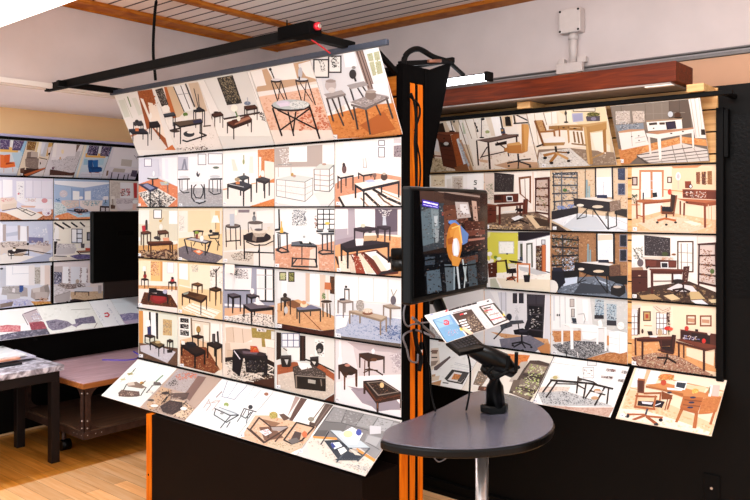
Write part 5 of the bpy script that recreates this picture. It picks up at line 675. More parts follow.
p 4c241c 345 185 560 215 558 280 345 240;p 3a1814 352 195 400 205 400 245 352 235;p 2e1412 410 205 520 218 520 272 410 255;p 5c2c20 520 215 556 220 556 278 520 272;l 7a4030 4 345 186 560 214;x 8c94c8,e8e4ec,5c64a0,d0a070 24 11 355 215 395 220 460 230 460 250 355 238;e d02820 483 252 12 14;e d03828 382 178 12 14;p 2c1c1c 432 182 450 184 450 198 432 196;e e8d8c8 514 205 10 14;p 7a3c28 318 245 345 240 560 280 560 290 490 300;p 5c2c20 318 252 490 296 492 312 320 265;p 6a3424 490 296 560 285 560 298 492 312;l 4c241c 11 484 305 484 425;l 4c241c 9 553 298 553 412;l 4c241c 9 336 260 336 345;l 5c3024 7 365 275 365 350
p 6c3424 82 235 130 228 310 225 320 240 230 250 130 250 90 248;p 4c2018 88 240 300 242 300 252 130 258 90 252;l 5c2c20 8 80 235 82 335;l 4c241c 10 122 250 122 358;p 3c1814 218 250 300 250 290 280 225 285;p 2c1c20 150 195 178 195 184 218 158 220;p e8e8ec 165 220 215 222 205 232 165 230;e c8b090 225 200 14 20;e 4c3830 122 195 7 14;e d82818 270 178 20 12;e e85838 290 182 12 10;l 5c6c3c 5 275 190 278 215
p 4c2018 300 215 320 218 308 320 290 330;l 301410 8 300 218 285 320;p 2c1416 235 285 300 285 305 320 235 318;p 4c2820 228 300 310 320 300 332 232 318;l 5c2c20 7 232 250 232 310;l 5c2c20 7 215 305 250 310;l 2c1612 9 268 330 265 360;l 2c1612 9 210 350 268 352 318 380;l 2c1612 8 265 355 250 390;n 72 382
@q0 425 335 6.664
b f4f4f2;x f8f8f8,e8e8e4 30 26 40 50 350 80 300 360 40 320;p ecdccc 40 90 90 85 100 190 40 240;l 5c4c44 7 45 150 80 150;l 5c4c44 7 40 110 85 105;p 8c6c5c 45 100 85 100 80 125 45 125;p 6c5c5c 60 215 165 140 172 150 80 235 60 235;p a08c7c 40 175 90 170 70 200 40 210;p c8a07c 45 265 70 260 65 300 45 300;p c89868 40 320 110 300 100 340 40 340;p e4d0b8 40 280 100 270 90 300 40 310;p 8c6448 90 0 180 20 160 50 90 45
l b8bcc0 2 200 185 330 215;l c8ccd0 2 195 195 325 225;l d0d4d8 2 170 215 320 240;p 3a3634 180 230 295 250 250 330 150 310 130 290;p e8e4e0 195 245 285 262 240 318 150 300;p e09048 195 258 245 265 225 300 175 295;x c86830,e8b070,5c7c48 30 8 190 260 240 265 230 300 180 295;p 504c4c 250 250 290 258 240 315 215 310;p d0ccc8 115 315 160 318 155 325 118 322;l 3c3c3c 6 120 318 155 322
@q1 425 335 6.664
b f0e8dc;p f4ece0 480 90 740 130 690 200 540 180;p e88c3c 545 125 700 135 650 240 590 230;x f0a850,d87030,e89848,c86428 60 14 545 128 695 138 650 235 590 228;p f4f0e8 340 240 460 260 400 370 310 330;p 8c7c6c 355 240 440 250 380 340 320 330;x e4ccb0,b87848,5c4c3c,f4ece4 40 10 350 250 440 260 380 340 330 330;e 84a840 490 130 12 12;l 7c9c40 5 490 140 495 160;p 6a4434 360 340 470 350 470 380 350 370;x 8c5c44,c8987c 14 10 365 345 465 355 460 375 355 365
p 5c4c44 700 170 760 170 860 200 700 440 560 385 580 330;p c8bcb0 640 180 690 175 600 320 560 310;p 7c6c60 590 300 640 300 600 380 565 370;p a08c7c 700 190 820 210 790 260 660 250;p 8c7c70 640 290 770 320 740 370 620 350;p 8a7868 610 360 710 390 690 430 580 390;x f0e8e0,9cb848,e4d4c0,b4c468 90 14 700 195 810 215 720 420 590 380 680 260;l 3c2c28 5 655 265 770 290;l 3c2c28 5 620 345 740 375
@q2 510 345 5.769
b f4f2ee;p fafafa 240 70 430 95 330 190 200 160;l d4d4d0 3 240 100 380 120;p f6f4f0 190 130 380 160 350 240 160 230;l dcdad6 3 260 75 180 230;p fbfbfb 440 95 690 130 600 300 400 200;l dcd8d8 3 540 115 470 200;p e4d4c8 160 240 350 240 330 280 155 275;x ecdccc,d0b8a4 20 16 165 245 340 245 330 270 160 270;p c8a898 160 345 400 360 600 360 570 415 150 340;x d8bcac,b89080 40 16 180 348 400 362 590 365 565 405;w 9c9c9c f0eeec 3 1 1 420 128 485 192;x 5c4038,8c6c60 9 9 425 140 475 140 475 180 425 180;w 8c8c8c ece8e8 3 1 1 445 90 500 120
p c8c0bc 555 135 615 142 610 158 550 152;x 5c3c38,8c4c44,a89c98 14 10 560 138 605 142 600 156 560 152;p c8c0bc 525 175 600 182 592 200 525 192;x 4c3430,8c6c64 14 10 530 178 590 185 585 198 530 192;p c8c4c0 645 145 685 150 675 170 640 165;x 8c8884,5c5450 8 9 648 150 680 152 672 168 645 162;p c0bcb8 622 195 665 198 655 218 620 212;x 5c5450,8c8078 8 9 625 198 655 200 650 215 625 210;p e4e4e2 540 190 590 200 560 240 510 230
p c8c8c8 160 275 320 265 590 350 590 358 230 350 190 345;x 5c5c60,f0f0f0,8c8c90,dcdcdc,3c3c40,f8f8f8 300 9 165 278 320 270 560 345 240 348 190 338;p e8e4d8 235 190 275 175 290 190 270 208 240 205;e c8b878 262 190 14 10
l 2c2420 9 235 205 400 218 470 225 595 255;l 3a2c28 8 240 208 190 275;l 3a2c28 8 275 210 210 305;l 3a2c28 7 395 185 385 280;l 3a2c28 8 440 225 425 310;l 3a2c28 7 400 195 480 215 510 235;l 3a2c28 7 485 235 435 310;l 3a2c28 8 545 250 490 350;l 3a2c28 8 570 255 560 340;l 3a2c28 6 395 235 430 255;l 3a2c28 6 460 265 550 290;l 3a2c28 5 270 225 385 228;e c89868 505 265 20 10;e c8a078 490 308 22 10;e 5c4c44 405 202 12 8;p d8c8c0 490 265 540 270 530 280 490 278;n 148 322
@q3 610 362 6.0
b f4dcc0;p e8ecf0 160 35 225 40 180 150 125 150;p e4e8f0 245 50 305 58 270 135 215 130;l c8ccd8 3 175 40 140 140;p f6e0c8 310 60 715 110 690 170 400 130;p e8b890 220 45 245 50 215 130 200 130;l d8a070 6 380 110 700 180;l e0a878 5 120 155 170 165;p f4ccA4 400 130 580 150 560 190 420 180;p f0c8a0 660 185 700 180 650 320 620 370
p ecc8a0 110 170 170 170 640 380 600 440 60 335 75 270;x f4dcbc,e4b484,f0d0ac,dca878 130 22 100 200 380 300 620 400 600 435 70 335;p f8e8d4 60 280 200 290 400 350 600 420 590 440 50 335;x f8ecd8,ecccA8 40 24 70 290 400 360 580 410 580 432 70 335;l e0a878 5 120 165 100 200
p d08c50 215 138 330 125 480 165 665 208 660 220 440 215 330 175;p b06c38 215 142 330 165 440 190 440 208 300 170 215 155;e 3a3c54 357 184 14 6;l 8c4c24 5 350 210 330 290;l a86030 9 372 200 345 285;p 8a4a24 310 175 370 200 375 225 310 225
p b86c34 440 205 560 215 530 300 420 275;p c87c40 555 220 670 208 640 300 600 310 530 315;x d89050,b46830,c47c3c 50 14 560 225 660 215 630 300 540 305;l 7c4420 4 448 228 550 238;l 7c4420 4 438 258 540 268;e 34385c 498 214 18 6;e 34385c 490 244 18 6;e 34385c 482 274 18 6;p b46c34 425 275 445 280 405 365 390 362;p b86c34 510 305 530 305 518 400 495 398;p b86c34 620 300 638 290 610 378 595 375;p b0622c 425 270 530 298 528 315 420 285;l e8b888 5 440 330 490 345
p f0f0f4 342 155 440 165 430 175 345 168;p f0f2f4 395 115 465 120 450 170 388 155;p 3c4450 402 122 458 128 446 162 396 150;e c85030 322 125 17 18;e e88848 340 90 46 18;x e8a040,d85c28,f0c060,8c9c50 50 11 290 80 385 80 380 108 295 112;e e8b040 512 175 20 14;x f4dc90,d89830 20 8 495 165 535 165 530 190 495 192;p c87c44 570 195 610 140 612 150 590 205;p f0eeea 600 140 620 142 605 210 590 208;p f4c0b4 618 140 660 142 652 210 608 205;p 6c8c5c 592 180 600 145 604 150 596 200
p 7a4430 165 110 210 108 205 190 165 185;p 5c3428 172 115 200 112 198 180 172 180;l b87040 9 170 105 210 110;l b87040 10 165 190 150 275;p a85c34 150 200 285 205 285 215 155 212;p 2c2024 170 235 270 240 300 275 165 262;p 2a2028 270 250 280 230 330 240 310 280;p e0dce8 190 238 260 245 250 258 195 252;l e4e4f0 4 265 265 305 250;l b46838 10 275 205 262 285;l b46838 8 305 185 300 230;l a86034 9 205 190 305 188;l b46838 10 150 270 270 285;l 4c4c5c 10 225 285 212 325
p a85c34 130 345 210 315 225 325 150 352;p b06438 215 320 320 330 315 342 220 332;p a85c34 220 320 290 370 270 378 215 335;p b06438 100 310 205 312 215 320 110 322;e 2c2c38 108 325 9 12;e 2c2c38 305 350 13 10;e 2c2c38 278 376 14 8;l 3c3c48 4 75 320 105 335;n 78 322
@lt0 0 132 10.417
b dce8f4;p 5c4c80 0 50 290 70 260 195 0 185;x f0ecf8,8c80b0,3c3060,c8c0e0 60 12 0 60 110 60 110 175 0 170;x f0ecf8,8c80b0,3c3060,c8c0e0 60 12 125 70 245 75 235 185 125 180;p f0f4f8 112 55 145 58 125 190 95 190;p f0c468 0 178 95 182 90 155 125 160 125 190 190 192 185 212 0 205;p a0d0f0 262 75 292 72 240 300 210 200;p bcdcf0 120 215 230 210 200 370 170 370;p dce4f0 0 380 220 380 200 460 0 460;p ccd4e8 0 430 210 430 200 455 0 455
p f08030 0 235 40 238 50 315 0 370;p e86c1c 42 240 105 232 100 310 45 325;p f07c28 0 315 150 312 160 360 60 375 0 370;p a84010 60 320 110 315 145 325 60 340;l e8a060 4 40 375 38 420;l e8a060 4 130 370 135 415
@lt1 0 132 10.417
b e8dcc8;p 8c6430 290 80 385 85 360 195 275 185;x c8a058,5c3c1c,e8d098,8c6c3c 40 14 295 85 380 88 362 185 280 180;p f4f4ee 400 90 450 90 400 260 360 240;p ecd8a0 388 88 412 90 380 220 365 215;p c8d0dc 445 90 510 95 470 260 420 250;p e0e8f4 440 95 480 100 440 230 420 230;p d8b468 510 95 560 95 500 250 480 250;p 4c3020 548 95 570 100 560 140 545 145;p e8dcd8 500 160 545 150 530 260 500 250
p 4c2818 220 400 400 370 520 350 515 450 205 460;p c8703c 245 445 500 355 525 360 280 460;p e4e0e4 290 465 520 365 510 460 400 470;p 6c4c3c 210 380 260 370 250 420 210 425;p 8c7c74 285 210 325 205 335 270 270 300;p c4b8b0 325 200 395 210 395 265 320 265;p 94847c 262 280 320 262 405 275 395 380 350 390 265 360;x a89890,746860,b8aca4 70 9 270 285 390 285 385 375 275 360;p 44302c 270 370 370 385 360 400 270 400;e 6c5c58 330 268 60 7
p dcd8d8 405 290 500 285 490 365 400 385;l 3c2c2c 6 410 268 490 285;e 2c2420 515 228 14 14;l 2c2420 6 525 260 515 330;e 3c2c2c 420 325 6 14;n 225 440
@lt2 0 132 10.417
b dcdce4;p ecebf2 580 95 900 120 880 300 530 290;p f4f4f6 565 100 600 100 580 260 540 260;e f8ecc8 652 205 14 24;e e8c078 627 275 9 16;p 5c4038 520 390 900 420 880 480 515 460;x 7c5c50,4c2c28 30 14 525 395 880 420 870 450 520 450;p f4f0f0 520 450 760 455 750 480 515 475
p d8d8e0 530 300 580 285 600 330 700 250 880 250 860 400 740 425 550 390;x f0f0f4,a8a8b4,8c8c98,e4e4ec,c0c0cc 160 12 540 300 580 290 700 260 860 260 850 395 730 420 560 390;p 7c5c70 540 365 565 365 560 390 540 388;p d0d0d8 790 200 840 200 820 260 780 260
p 7c6860 800 100 850 100 800 200 790 210;p f0f0f0 850 130 890 130 860 240 830 260
@lt3 66 136 10.417
b d0e4f4;p f4ecd8 200 70 225 80 120 440 100 440;p 3c3058 245 90 350 92 325 205 215 195;p 3c3058 375 95 480 100 450 215 350 205;x f0ecf8,8c80b0,6c60a0,c8c0e0 60 11 245 95 340 95 320 190 225 190;x f0ecf8,8c80b0,6c60a0,c8c0e0 60 11 380 100 470 100 445 205 360 200;p e8f0f8 350 92 378 95 352 205 325 205;p f0c060 205 180 220 180 220 200 330 205 335 180 355 185 355 208 412 212 408 228 200 220;p 90c8e8 480 100 505 115 450 300 440 220;p b4dcf0 340 235 400 235 385 300 335 305;p a0d0ec 190 235 225 240 225 300 180 300;p e0e4f4 160 375 420 375 400 450 130 445;l b8b8d4 3 150 430 400 435;l c8c8dc 3 150 400 410 400
p 0c5ca0 228 250 275 248 280 320 330 320 375 330 372 368 330 378 240 380 228 320;p 1c74bc 275 252 335 248 332 320 285 322;p 0c4c8c 232 320 290 325 360 322 365 340 270 350;l 0c4c8c 4 275 255 275 370;l b07060 5 240 378 265 385;l b07060 5 300 378 345 382;l b8c0d0 3 262 385 268 420;l b8c0d0 3 345 385 352 420
@lt4 66 136 10.417
b e4e4f0;p eeeef6 505 110 900 140 880 330 450 320;p ccc8c4 580 240 690 250 680 320 570 310;p c4bcb4 500 335 625 345 600 395 480 375;x d4ccc4,b4aca8 20 9 505 340 620 348 595 390 490 372;p ece8f0 625 330 760 340 720 400 600 400;p d4d0e4 450 370 900 400 850 480 420 470;l 403850 9 480 380 465 460;l 403850 9 550 395 530 465;l 403850 9 610 405 590 470;l 403850 9 650 400 640 460;p 584c68 690 355 740 360 740 430 670 420;x 8c84a0,302840 14 12 690 360 740 360 735 430 675 420;p 8c7060 425 360 445 360 435 410 415 415;l 606080 4 710 200 740 240
@l00 0 172 9.26
b dcdcee;p f8f8fc 25 70 115 75 115 225 25 240;p f2f2fa 0 80 15 80 15 240 0 240;p ecebf8 240 80 300 80 300 230 240 230;p e6e6f4 310 80 480 85 480 240 310 230;l ccccdc 3 305 80 305 230;l ccccdc 3 385 80 385 235;p f4f4f8 150 85 225 85 225 270 155 270;x 9c9cac,c8c8d4,b8b0c4 14 12 165 95 210 95 210 240 165 240;e e07080 172 202 9 8
p ecdcd0 0 240 130 235 160 280 150 330 20 350 0 340;p e4d4c4 20 300 150 290 155 325 20 360;x e08c90,f4e8e0 24 14 10 240 125 240 125 270 10 275;p f0f0f8 165 275 240 240 330 240 480 250 490 340 340 340 240 310;x e09098,c8ccc0,f0e4e4 20 14 240 245 330 245 330 275 240 275;e e0a0a8 412 265 28 22;p f4f0f8 335 300 480 300 480 335 335 335
p d89468 0 370 200 400 490 345 490 455 0 455;x e8a878,b87040,e4b890,a05c34 60 18 0 375 200 400 150 455 0 455;x a06040,7c4028 40 14 400 400 495 345 495 455 350 455;p f2ece4 35 370 220 325 400 400 320 455 200 440;l 6c5048 5 20 358 150 335;p e8c0ac 190 310 330 315 320 330 200 328;l 443838 6 150 330 290 405;l 443838 6 290 405 330 385;l 443838 5 180 330 330 385;l 443838 5 200 365 250 345;e f0ecf4 432 370 44 38;e 9c7090 448 382 12 12;x b8b4d0,d8d0e0 20 8 400 345 470 345 470 400 400 400
@l01 50 174 8.333
b a8c0e0;p f0f4fc 35 55 500 70 500 80 280 115 40 85;p b0c8e8 35 90 180 115 180 230 35 230;p 9cb8e0 180 115 280 120 280 220 180 220;p a8bce0 280 120 500 80 500 220 280 220;l 7c9cc8 4 180 115 180 220;l 6c8cc0 4 282 118 282 220;p f8fafc 190 140 245 145 245 215 190 215;p f8fafc 290 145 340 140 340 215 290 215;x c8d8f0,8cacd8,e4ecf8,7090c8 60 16 350 125 500 95 500 215 350 215;e d8d0d8 112 165 34 30;x f4f4fc,b8c4dc 16 8 90 145 135 145 135 190 90 190
p e8ccc0 95 220 240 220 240 270 150 290 95 270;x f0e8e0,d0c0b8,a8c8d8 40 14 100 225 235 225 235 270 150 280;p ece0dc 245 220 440 220 420 310 320 310 250 270;x 5c9cb0,e8e4e0,c8b8ac,a0c0d0 50 14 270 225 420 225 400 265 280 265;p dce8ec 35 235 90 240 140 280 135 340 60 350 35 330;x 5ca0b4,f4f4f4,a8c8d0,88b0bc 60 11 40 240 90 245 135 285 130 335 60 345 40 320;x 2880b8 8 12 50 205 80 205 80 225 50 225;p f4f0f4 445 185 485 185 485 215 440 215;l 50505c 5 462 215 462 240;e f4f4f8 258 198 16 12;x 307c98 10 9 445 235 475 235 475 255 445 255
p 443030 415 265 500 268 498 330 412 325;p c8c0c4 425 280 455 282 455 320 425 320;p d0c8cc 465 282 490 282 490 322 465 322;p f0a068 40 350 150 320 360 340 360 400 35 390;x f8b480,e08850,f4c098,d87838 80 18 45 350 150 320 350 345 350 395 40 388;p b8dcf0 145 318 250 340 350 325 355 355 230 362;x 8cc0e0,d0e8f8 30 12 150 318 350 330 340 355 230 360;p 34303c 200 290 310 295 320 315 240 330 195 310;x d8a8a0,f0e8e8,a86c60 20 10 205 285 300 290 300 310 210 308;l 302c34 5 145 300 200 310;l 302c34 5 330 320 400 330;n 58 375
@l02 50 174 8.333
b dcd4cc;p d4c8c0 508 65 585 70 585 200 508 200;x e4dcd4,c4b8b0 40 18 510 70 580 70 580 195 510 195;p ecebee 585 70 690 75 690 205 585 200;p c83030 695 75 725 75 725 200 700 200;x c82020,302428,e86c40,f0f0f0 40 12 590 120 625 120 625 180 590 180;x c82020,302428,e8506c,f0f0f0 40 12 635 120 665 120 665 180 635 180;p f0e8e0 510 185 540 185 540 210 508 210;l 8c7464 6 522 210 524 260;p 6c4c3c 505 255 545 262 540 290 505 290
p dcd0d4 545 205 640 202 720 205 730 240 690 290 600 310 560 300;x ecE4e8,c4b8c0,b0a4ac 50 18 550 210 715 210 715 240 555 250;p e4dce0 550 250 690 245 690 285 590 300;p e8d8cc 505 300 560 300 570 330 505 330;p 44302c 560 325 735 310 735 325 580 340;p f0c8b8 690 250 720 250 715 300 685 300;e f4f4f4 710 230 24 16;p f4ece4 600 310 735 300 735 316 610 322
@l10 0 216 7.5
b ccd4e8;p eeeff8 0 45 20 60 20 190 0 200;p b8acac 20 65 45 62 45 190 22 190;p b8acac 132 70 152 70 150 180 135 180;p b4a8a8 200 75 215 75 215 190 205 190;p f4f6fc 152 75 200 78 200 190 150 190;p dce0f0 45 75 132 75 132 190 45 190;p c0c8dc 45 130 132 115 135 145 50 155;x f8f8fc,b8c4e0 22 16 245 85 350 85 350 170 245 170;p c0c8e4 350 60 400 60 400 260 370 220;p 8080a8 215 158 325 162 325 200 215 205
p dcd0c8 0 200 60 190 200 190 215 240 180 300 30 280 0 300;x 6c5c5c,c4b8b0,a89c98,e4dcd4 50 18 0 200 195 190 195 220 20 235;p d4c8c4 210 215 380 210 385 250 320 290 215 260;x 8c7c84,e8e0dc,b8a8a8 30 18 240 190 370 190 370 220 250 220;p ddd3ce 220 230 320 245 320 288 215 258;e 2c282c 208 210 10 10
p e8e4e0 0 295 60 280 300 310 180 340 60 370 0 370;p b0b8d0 250 310 400 270 400 350 100 365;l 443838 5 180 250 380 285;T 2c2428 3c3438 7 45 8 58 258 130 245 218 252 80 280;l 2c2428 6 65 298 215 285;p b09c84 100 285 180 278 170 300 110 300;e c8a868 108 248 12 8;e 5c4c34 106 238 12 6;e f4f4f0 105 255 12 10;p ece8dc 368 315 400 300 400 355 370 355
@l11 0 216 7.5
b ece8dc;p f0ece0 410 50 680 55 680 200 410 200;l 2c2830 12 410 52 480 95;l 2c2830 11 470 50 528 88;l 2c2830 11 535 50 580 82;l 2c2830 10 602 48 635 78;l d8d4c8 4 480 95 680 80;w 44485c e8f0fc 7 2 3 535 95 620 205;p f8fafe 540 100 572 100 572 190 540 190;p 30303c 650 120 690 120 690 185 650 185;p 8c8c98 658 130 685 130 685 175 658 175
e a89c94 413 110 10 20;e f4f4f4 425 130 18 60;l 2c282c 6 400 178 450 180;p 2c2428 405 190 430 190 430 280 405 290;p f0f0f4 405 130 420 130 420 190 405 190;p dcd8d8 425 205 560 210 575 245 560 280 480 300 420 300;x f0ecec,c0bcc0,8c8894 40 16 430 210 565 215 565 245 430 245;p c8c4c8 420 240 575 240 560 280 430 290;x e8e4e8 20 16 580 205 690 205 690 240 580 240;p 504c58 605 205 635 208 632 240 608 240
p d8d0c8 405 300 690 320 690 352 405 352;p 68608c 520 300 600 285 690 290 690 320 580 325;x 8c84b4,504878 20 12 530 300 680 292 680 318 580 322;p 9c7460 570 262 680 255 690 268 590 275;l 44343c 6 575 265 605 290;l 44343c 5 600 275 690 270;p c84c34 640 240 675 240 675 258 640 258;l 505058 5 405 300 500 305;n 415 342
@l20 0 260 7.5
b dce0ec;p c8ccd8 0 60 45 60 45 200 0 210;p f6f8fc 45 45 220 42 220 190 45 190;l d0d8e4 3 95 105 215 100;l d0d8e4 3 95 50 95 110;p ece8e8 215 40 260 40 260 190 215 190;p c4c0b8 260 55 302 55 302 180 262 180;x 8c8c84,e4e0d8,b0a8a0 30 14 262 60 300 60 300 175 262 175;p ecdcd4 330 40 375 40 375 190 330 190;p f4f0f0 302 40 335 40 335 190 302 190;e 484c58 12 65 12 8
p b4b0b0 20 200 150 195 205 210 205 270 160 275 10 260;x c8c4c4,a09c9c 40 16 20 200 145 198 145 225 20 225;p c4c0c0 50 250 150 245 150 285 55 305;p a8a4a4 50 250 70 240 160 245 150 255;p 385ca0 145 190 175 190 175 245 145 240;l 2c2424 5 55 300 150 305;p e4e0e4 95 210 115 215 110 245 90 240;p b4acac 165 235 205 215 208 275 165 270
p b8acA8 235 220 290 210 330 190 360 180 375 240 360 290 265 300 230 280;p d8d0cc 240 215 300 205 300 240 250 245;p 9c9490 330 200 362 182 370 240 340 250;p c8bcb8 265 240 355 240 355 285 265 300;l 3c2824 6 265 300 360 290;p c8c8e0 0 300 150 290 230 300 240 350 100 370 0 380;x 8890d8,e4e8f8,c0b8c8 50 16 30 310 200 295 220 340 80 365;p 8c7c74 0 330 100 310 90 345 0 360;p d89850 230 310 390 310 390 355 280 360;x f0b868,b07830,e8c890 40 16 240 312 385 315 385 352 280 355;x d8b090,f0e4d8,8c5040 20 12 290 285 360 285 360 310 290 310;p 34201c 378 40 390 40 390 325 378 320
@l21 0 260 7.5
b e4dce0;p f2f4fa 470 50 515 50 515 180 470 180;p e4e8f2 530 50 600 50 600 180 530 180;p f2f4fa 610 55 650 55 650 170 610 175;x 584c50,a8989c 12 14 515 70 528 70 528 180 515 180;x 6c5c60,b8a8ac 12 14 598 60 610 60 610 180 598 180;x 8c7c80,b8a8ac 12 14 650 60 660 60 660 180 650 180;p c8bcbc 395 50 470 45 470 90 395 90;p 585870 398 88 465 92 462 180 398 182;x a8a8c8,e8e8f0,3c3c58 50 12 400 92 460 95 458 178 400 178;p e8dcd8 660 30 900 30 900 200 660 200
p 8c7c78 430 185 560 180 580 215 450 220;x b8acA8,5c4c4c,d8ccc8 40 16 440 170 560 180 560 210 450 215;p d4b898 520 240 900 230 900 320 540 300;x e0c8ac,c4a484 40 18 530 245 760 235 760 310 540 295;p 3c3234 520 300 560 290 690 310 600 330 525 335;p dcdce4 555 215 620 200 690 205 695 235 640 240 555 240;l 3c3034 6 560 238 665 240;l 3c3034 6 562 240 562 262;l 3c3034 6 665 238 665 268;p e4e0e8 640 170 675 170 675 195 640 195;x d0c8cc,5c5050 30 14 560 175 640 180 640 200 570 205;p b8b0b0 735 190 760 190 760 250 735 250;e c0b0a4 580 160 14 16
p cfc9ca 395 190 430 190 530 230 525 310 420 345 395 330;p dcd8dc 395 200 430 200 520 230 410 270;x e8e4e8,b4aeb0 40 16 395 200 430 200 520 232 410 268;p b8b0b0 405 275 525 240 520 310 425 340;l 9c9494 4 408 272 525 236;l 2c2020 8 500 310 520 325;n 415 330
@k0 0 295 5.357
b f4f0f0;p ecece8 0 90 130 80 140 150 0 170;p c8b8bc 120 100 190 75 230 130 160 160;l 8c7c84 4 120 105 150 160;l 8c7c84 4 130 100 200 75;x e0dce4,8c88a8,f0f0f4 20 11 160 100 220 90 225 130 170 140;p c86c74 0 165 40 160 110 165 110 195 0 200;x e09498,b84c54,e8b0b0 40 14 0 165 105 165 105 190 0 195;p a85460 155 150 220 140 250 150 250 185 170 195;x c87880,8c3c4c 16 14 160 150 245 145 245 180 170 190;p 6c6878 0 215 100 195 250 180 270 215 100 235 0 245;x 8c8898,504c5c,b0acbc 50 14 0 215 120 195 260 185 265 210 80 235 0 240
@k1 0 295 5.357
b f4f4ee;x fcfcf8,e8e8e0 30 20 200 75 480 50 520 180 280 210;p 9890a4 245 140 300 130 360 140 390 160 330 185 280 190 260 175;x 7c7488,b8b0bc,686074 50 12 250 140 360 140 385 160 290 185;p 807890 400 130 500 112 515 150 440 155 410 170;x 9c94a8,645c78 30 12 400 132 500 115 510 148 415 155;p a89cb0 380 160 420 150 410 175;l a89894 3 500 185 520 150;l c0b4b0 3 400 190 500 180;l c0c0b8 3 380 80 480 75
@k2 0 295 5.357
b fafafc;x c0c4d8,a8acc8 14 5 508 75 516 72 560 145 550 150;x c0c4d8,a8acc8 16 5 570 52 578 50 645 160 636 160;l d83848 6 560 100 575 96 585 106 578 116 562 114
@k3 0 295 5.357
b ecf0f4;p f4f8fc 600 45 760 35 760 100 640 100;p 9890b8 640 105 700 95 760 100 760 155 690 160 660 140;x b4acd0,7870a0,ccc4e0 30 14 645 105 755 100 750 150 670 150;p c8b8d0 650 140 740 130 740 150 680 160
@scr 408 185 4.167
b 2a211f;p 4c3830 40 10 300 40 300 120 45 70;p 8c7a70 95 15 300 45 300 52 130 30;p 3a2a26 150 30 300 60 300 90 150 60;p b09484 265 65 285 68 300 240 285 250
p 3c4248 50 80 150 75 150 260 60 280;p 5c6c74 55 110 100 90 110 240 62 255;p 78868c 95 95 128 90 128 215 105 220;p a8b0b4 108 130 124 128 122 170 112 172;p 8c9498 112 180 130 178 126 240 114 240;p 9c5040 140 115 150 112 150 125 142 128;x 6c7c84,8c989c,4a5054,30343a,5a4a44 60 9 55 95 150 80 150 260 60 270
p 5c382c 145 85 250 80 250 160 150 150;p a89c98 195 70 250 72 262 135 205 140;p c8c4c4 215 80 245 80 255 120 220 120;p 6c4434 150 110 200 100 200 200 150 210;p 4c2a22 235 150 320 150 320 180 235 190;p 6a3c30 235 190 320 185 320 205 235 215;p 3c221e 235 215 320 210 320 250 235 255;p 7c5444 150 200 190 210 190 260 150 260;x 8c6454,4c3028,6c483c,3c2824,a88c80 80 10 145 90 315 85 318 280 150 280;p 9c6c5c 250 225 318 218 318 226 250 235
p 15171c 60 290 325 270 340 450 65 470;p 3c4854 70 300 110 298 110 330 70 335;p 50606c 75 360 130 350 140 440 80 455;p 1c1e24 130 290 330 270 330 300 130 320;p 5c3c30 180 310 290 290 290 320 180 330;p 445058 245 320 280 310 290 420 255 430;p 58646c 150 330 185 330 190 440 160 445;x 404c54,242a30,5c6870,302420,4c3830 110 10 60 295 325 275 335 430 70 460;l b8c0c4 6 200 315 212 430;l a8b4b8 5 225 310 240 400;l 8c9ca4 5 190 335 190 435;l a0acb0 4 240 330 232 430;l 101216 4 60 315 200 295 330 268;l 101216 5 70 345 240 335 335 320
p 5c7cb0 168 155 195 145 250 205 245 240 225 250 200 190;e 5c84c0 180 155 14 9;e b87420 190 240 33 84;p c88830 170 190 215 165 222 220 180 240;e d09440 205 230 18 50;p 9c5820 162 225 185 215 185 245 164 248;e c8c4c8 197 262 15 42;p dcdce0 186 225 200 222 208 290 190 295;p c88a34 178 290 220 305 207 340 182 335;l e8b860 4 180 180 210 170 222 240
p 3c2ca8 57 60 125 74 125 99 57 88;l e8e0f8 5 62 70 66 71;l e8e0f8 5 68 71 78 73;l e8e0f8 5 80 74 88 76;l e8e0f8 5 92 77 95 77;l e8e0f8 5 99 78 108 80;l e8e0f8 5 110 81 120 83;l c0b4f0 3 62 81 70 83;l c0b4f0 3 73 84 82 86;l c0b4f0 3 86 86 98 89;l c0b4f0 3 102 89 120 93
p 080708 0 0 44 0 72 460 0 500;p 080708 60 455 345 430 345 520 60 520
@bro 420 290 6.25
b d0cccb;p 6c98b8 75 185 190 150 285 285 165 330;p 88acc4 90 190 180 160 210 210 120 240;l 3c5c74 4 80 188 165 328;l 6c94ac 4 85 190 240 235;l e02838 7 150 195 165 190 178 198 178 212 160 216 150 208;l e02838 5 165 200 168 208;x c8304c,a8b8cc,dce8f0 22 7 160 255 230 240 240 275 170 290;x 5c7cc8 10 5 185 185 215 180 215 200 190 205;p f0c840 245 240 262 232 270 250 255 256
l e02838 7 153 122 165 118 168 132 158 136;l 241c1c 9 180 128 190 125;l 241c1c 9 195 124 215 118;l 241c1c 9 220 116 244 110;l 241c1c 9 250 108 256 106;l 241c1c 9 262 104 290 97;l 241c1c 9 296 96 320 90;l 241c1c 9 326 88 352 82;l 8c8484 5 205 143 300 120;l b0a8a8 4 380 68 408 62;l 484040 7 418 72 430 68;l 7888c0 5 62 158 80 152
p 4c3830 200 152 320 120 410 245 295 282;l f4f0ec 7 245 195 285 185;l f4f0ec 7 252 210 292 200;l f4f0ec 7 262 226 300 215;l f4f0ec 7 270 240 310 230;l f4f0ec 7 280 256 318 246;l d82838 7 250 155 268 150;l f0e8e4 6 275 150 290 145;x b8a48c,d8ccb8,8c7460,6c5444 60 9 290 175 335 150 405 240 330 265
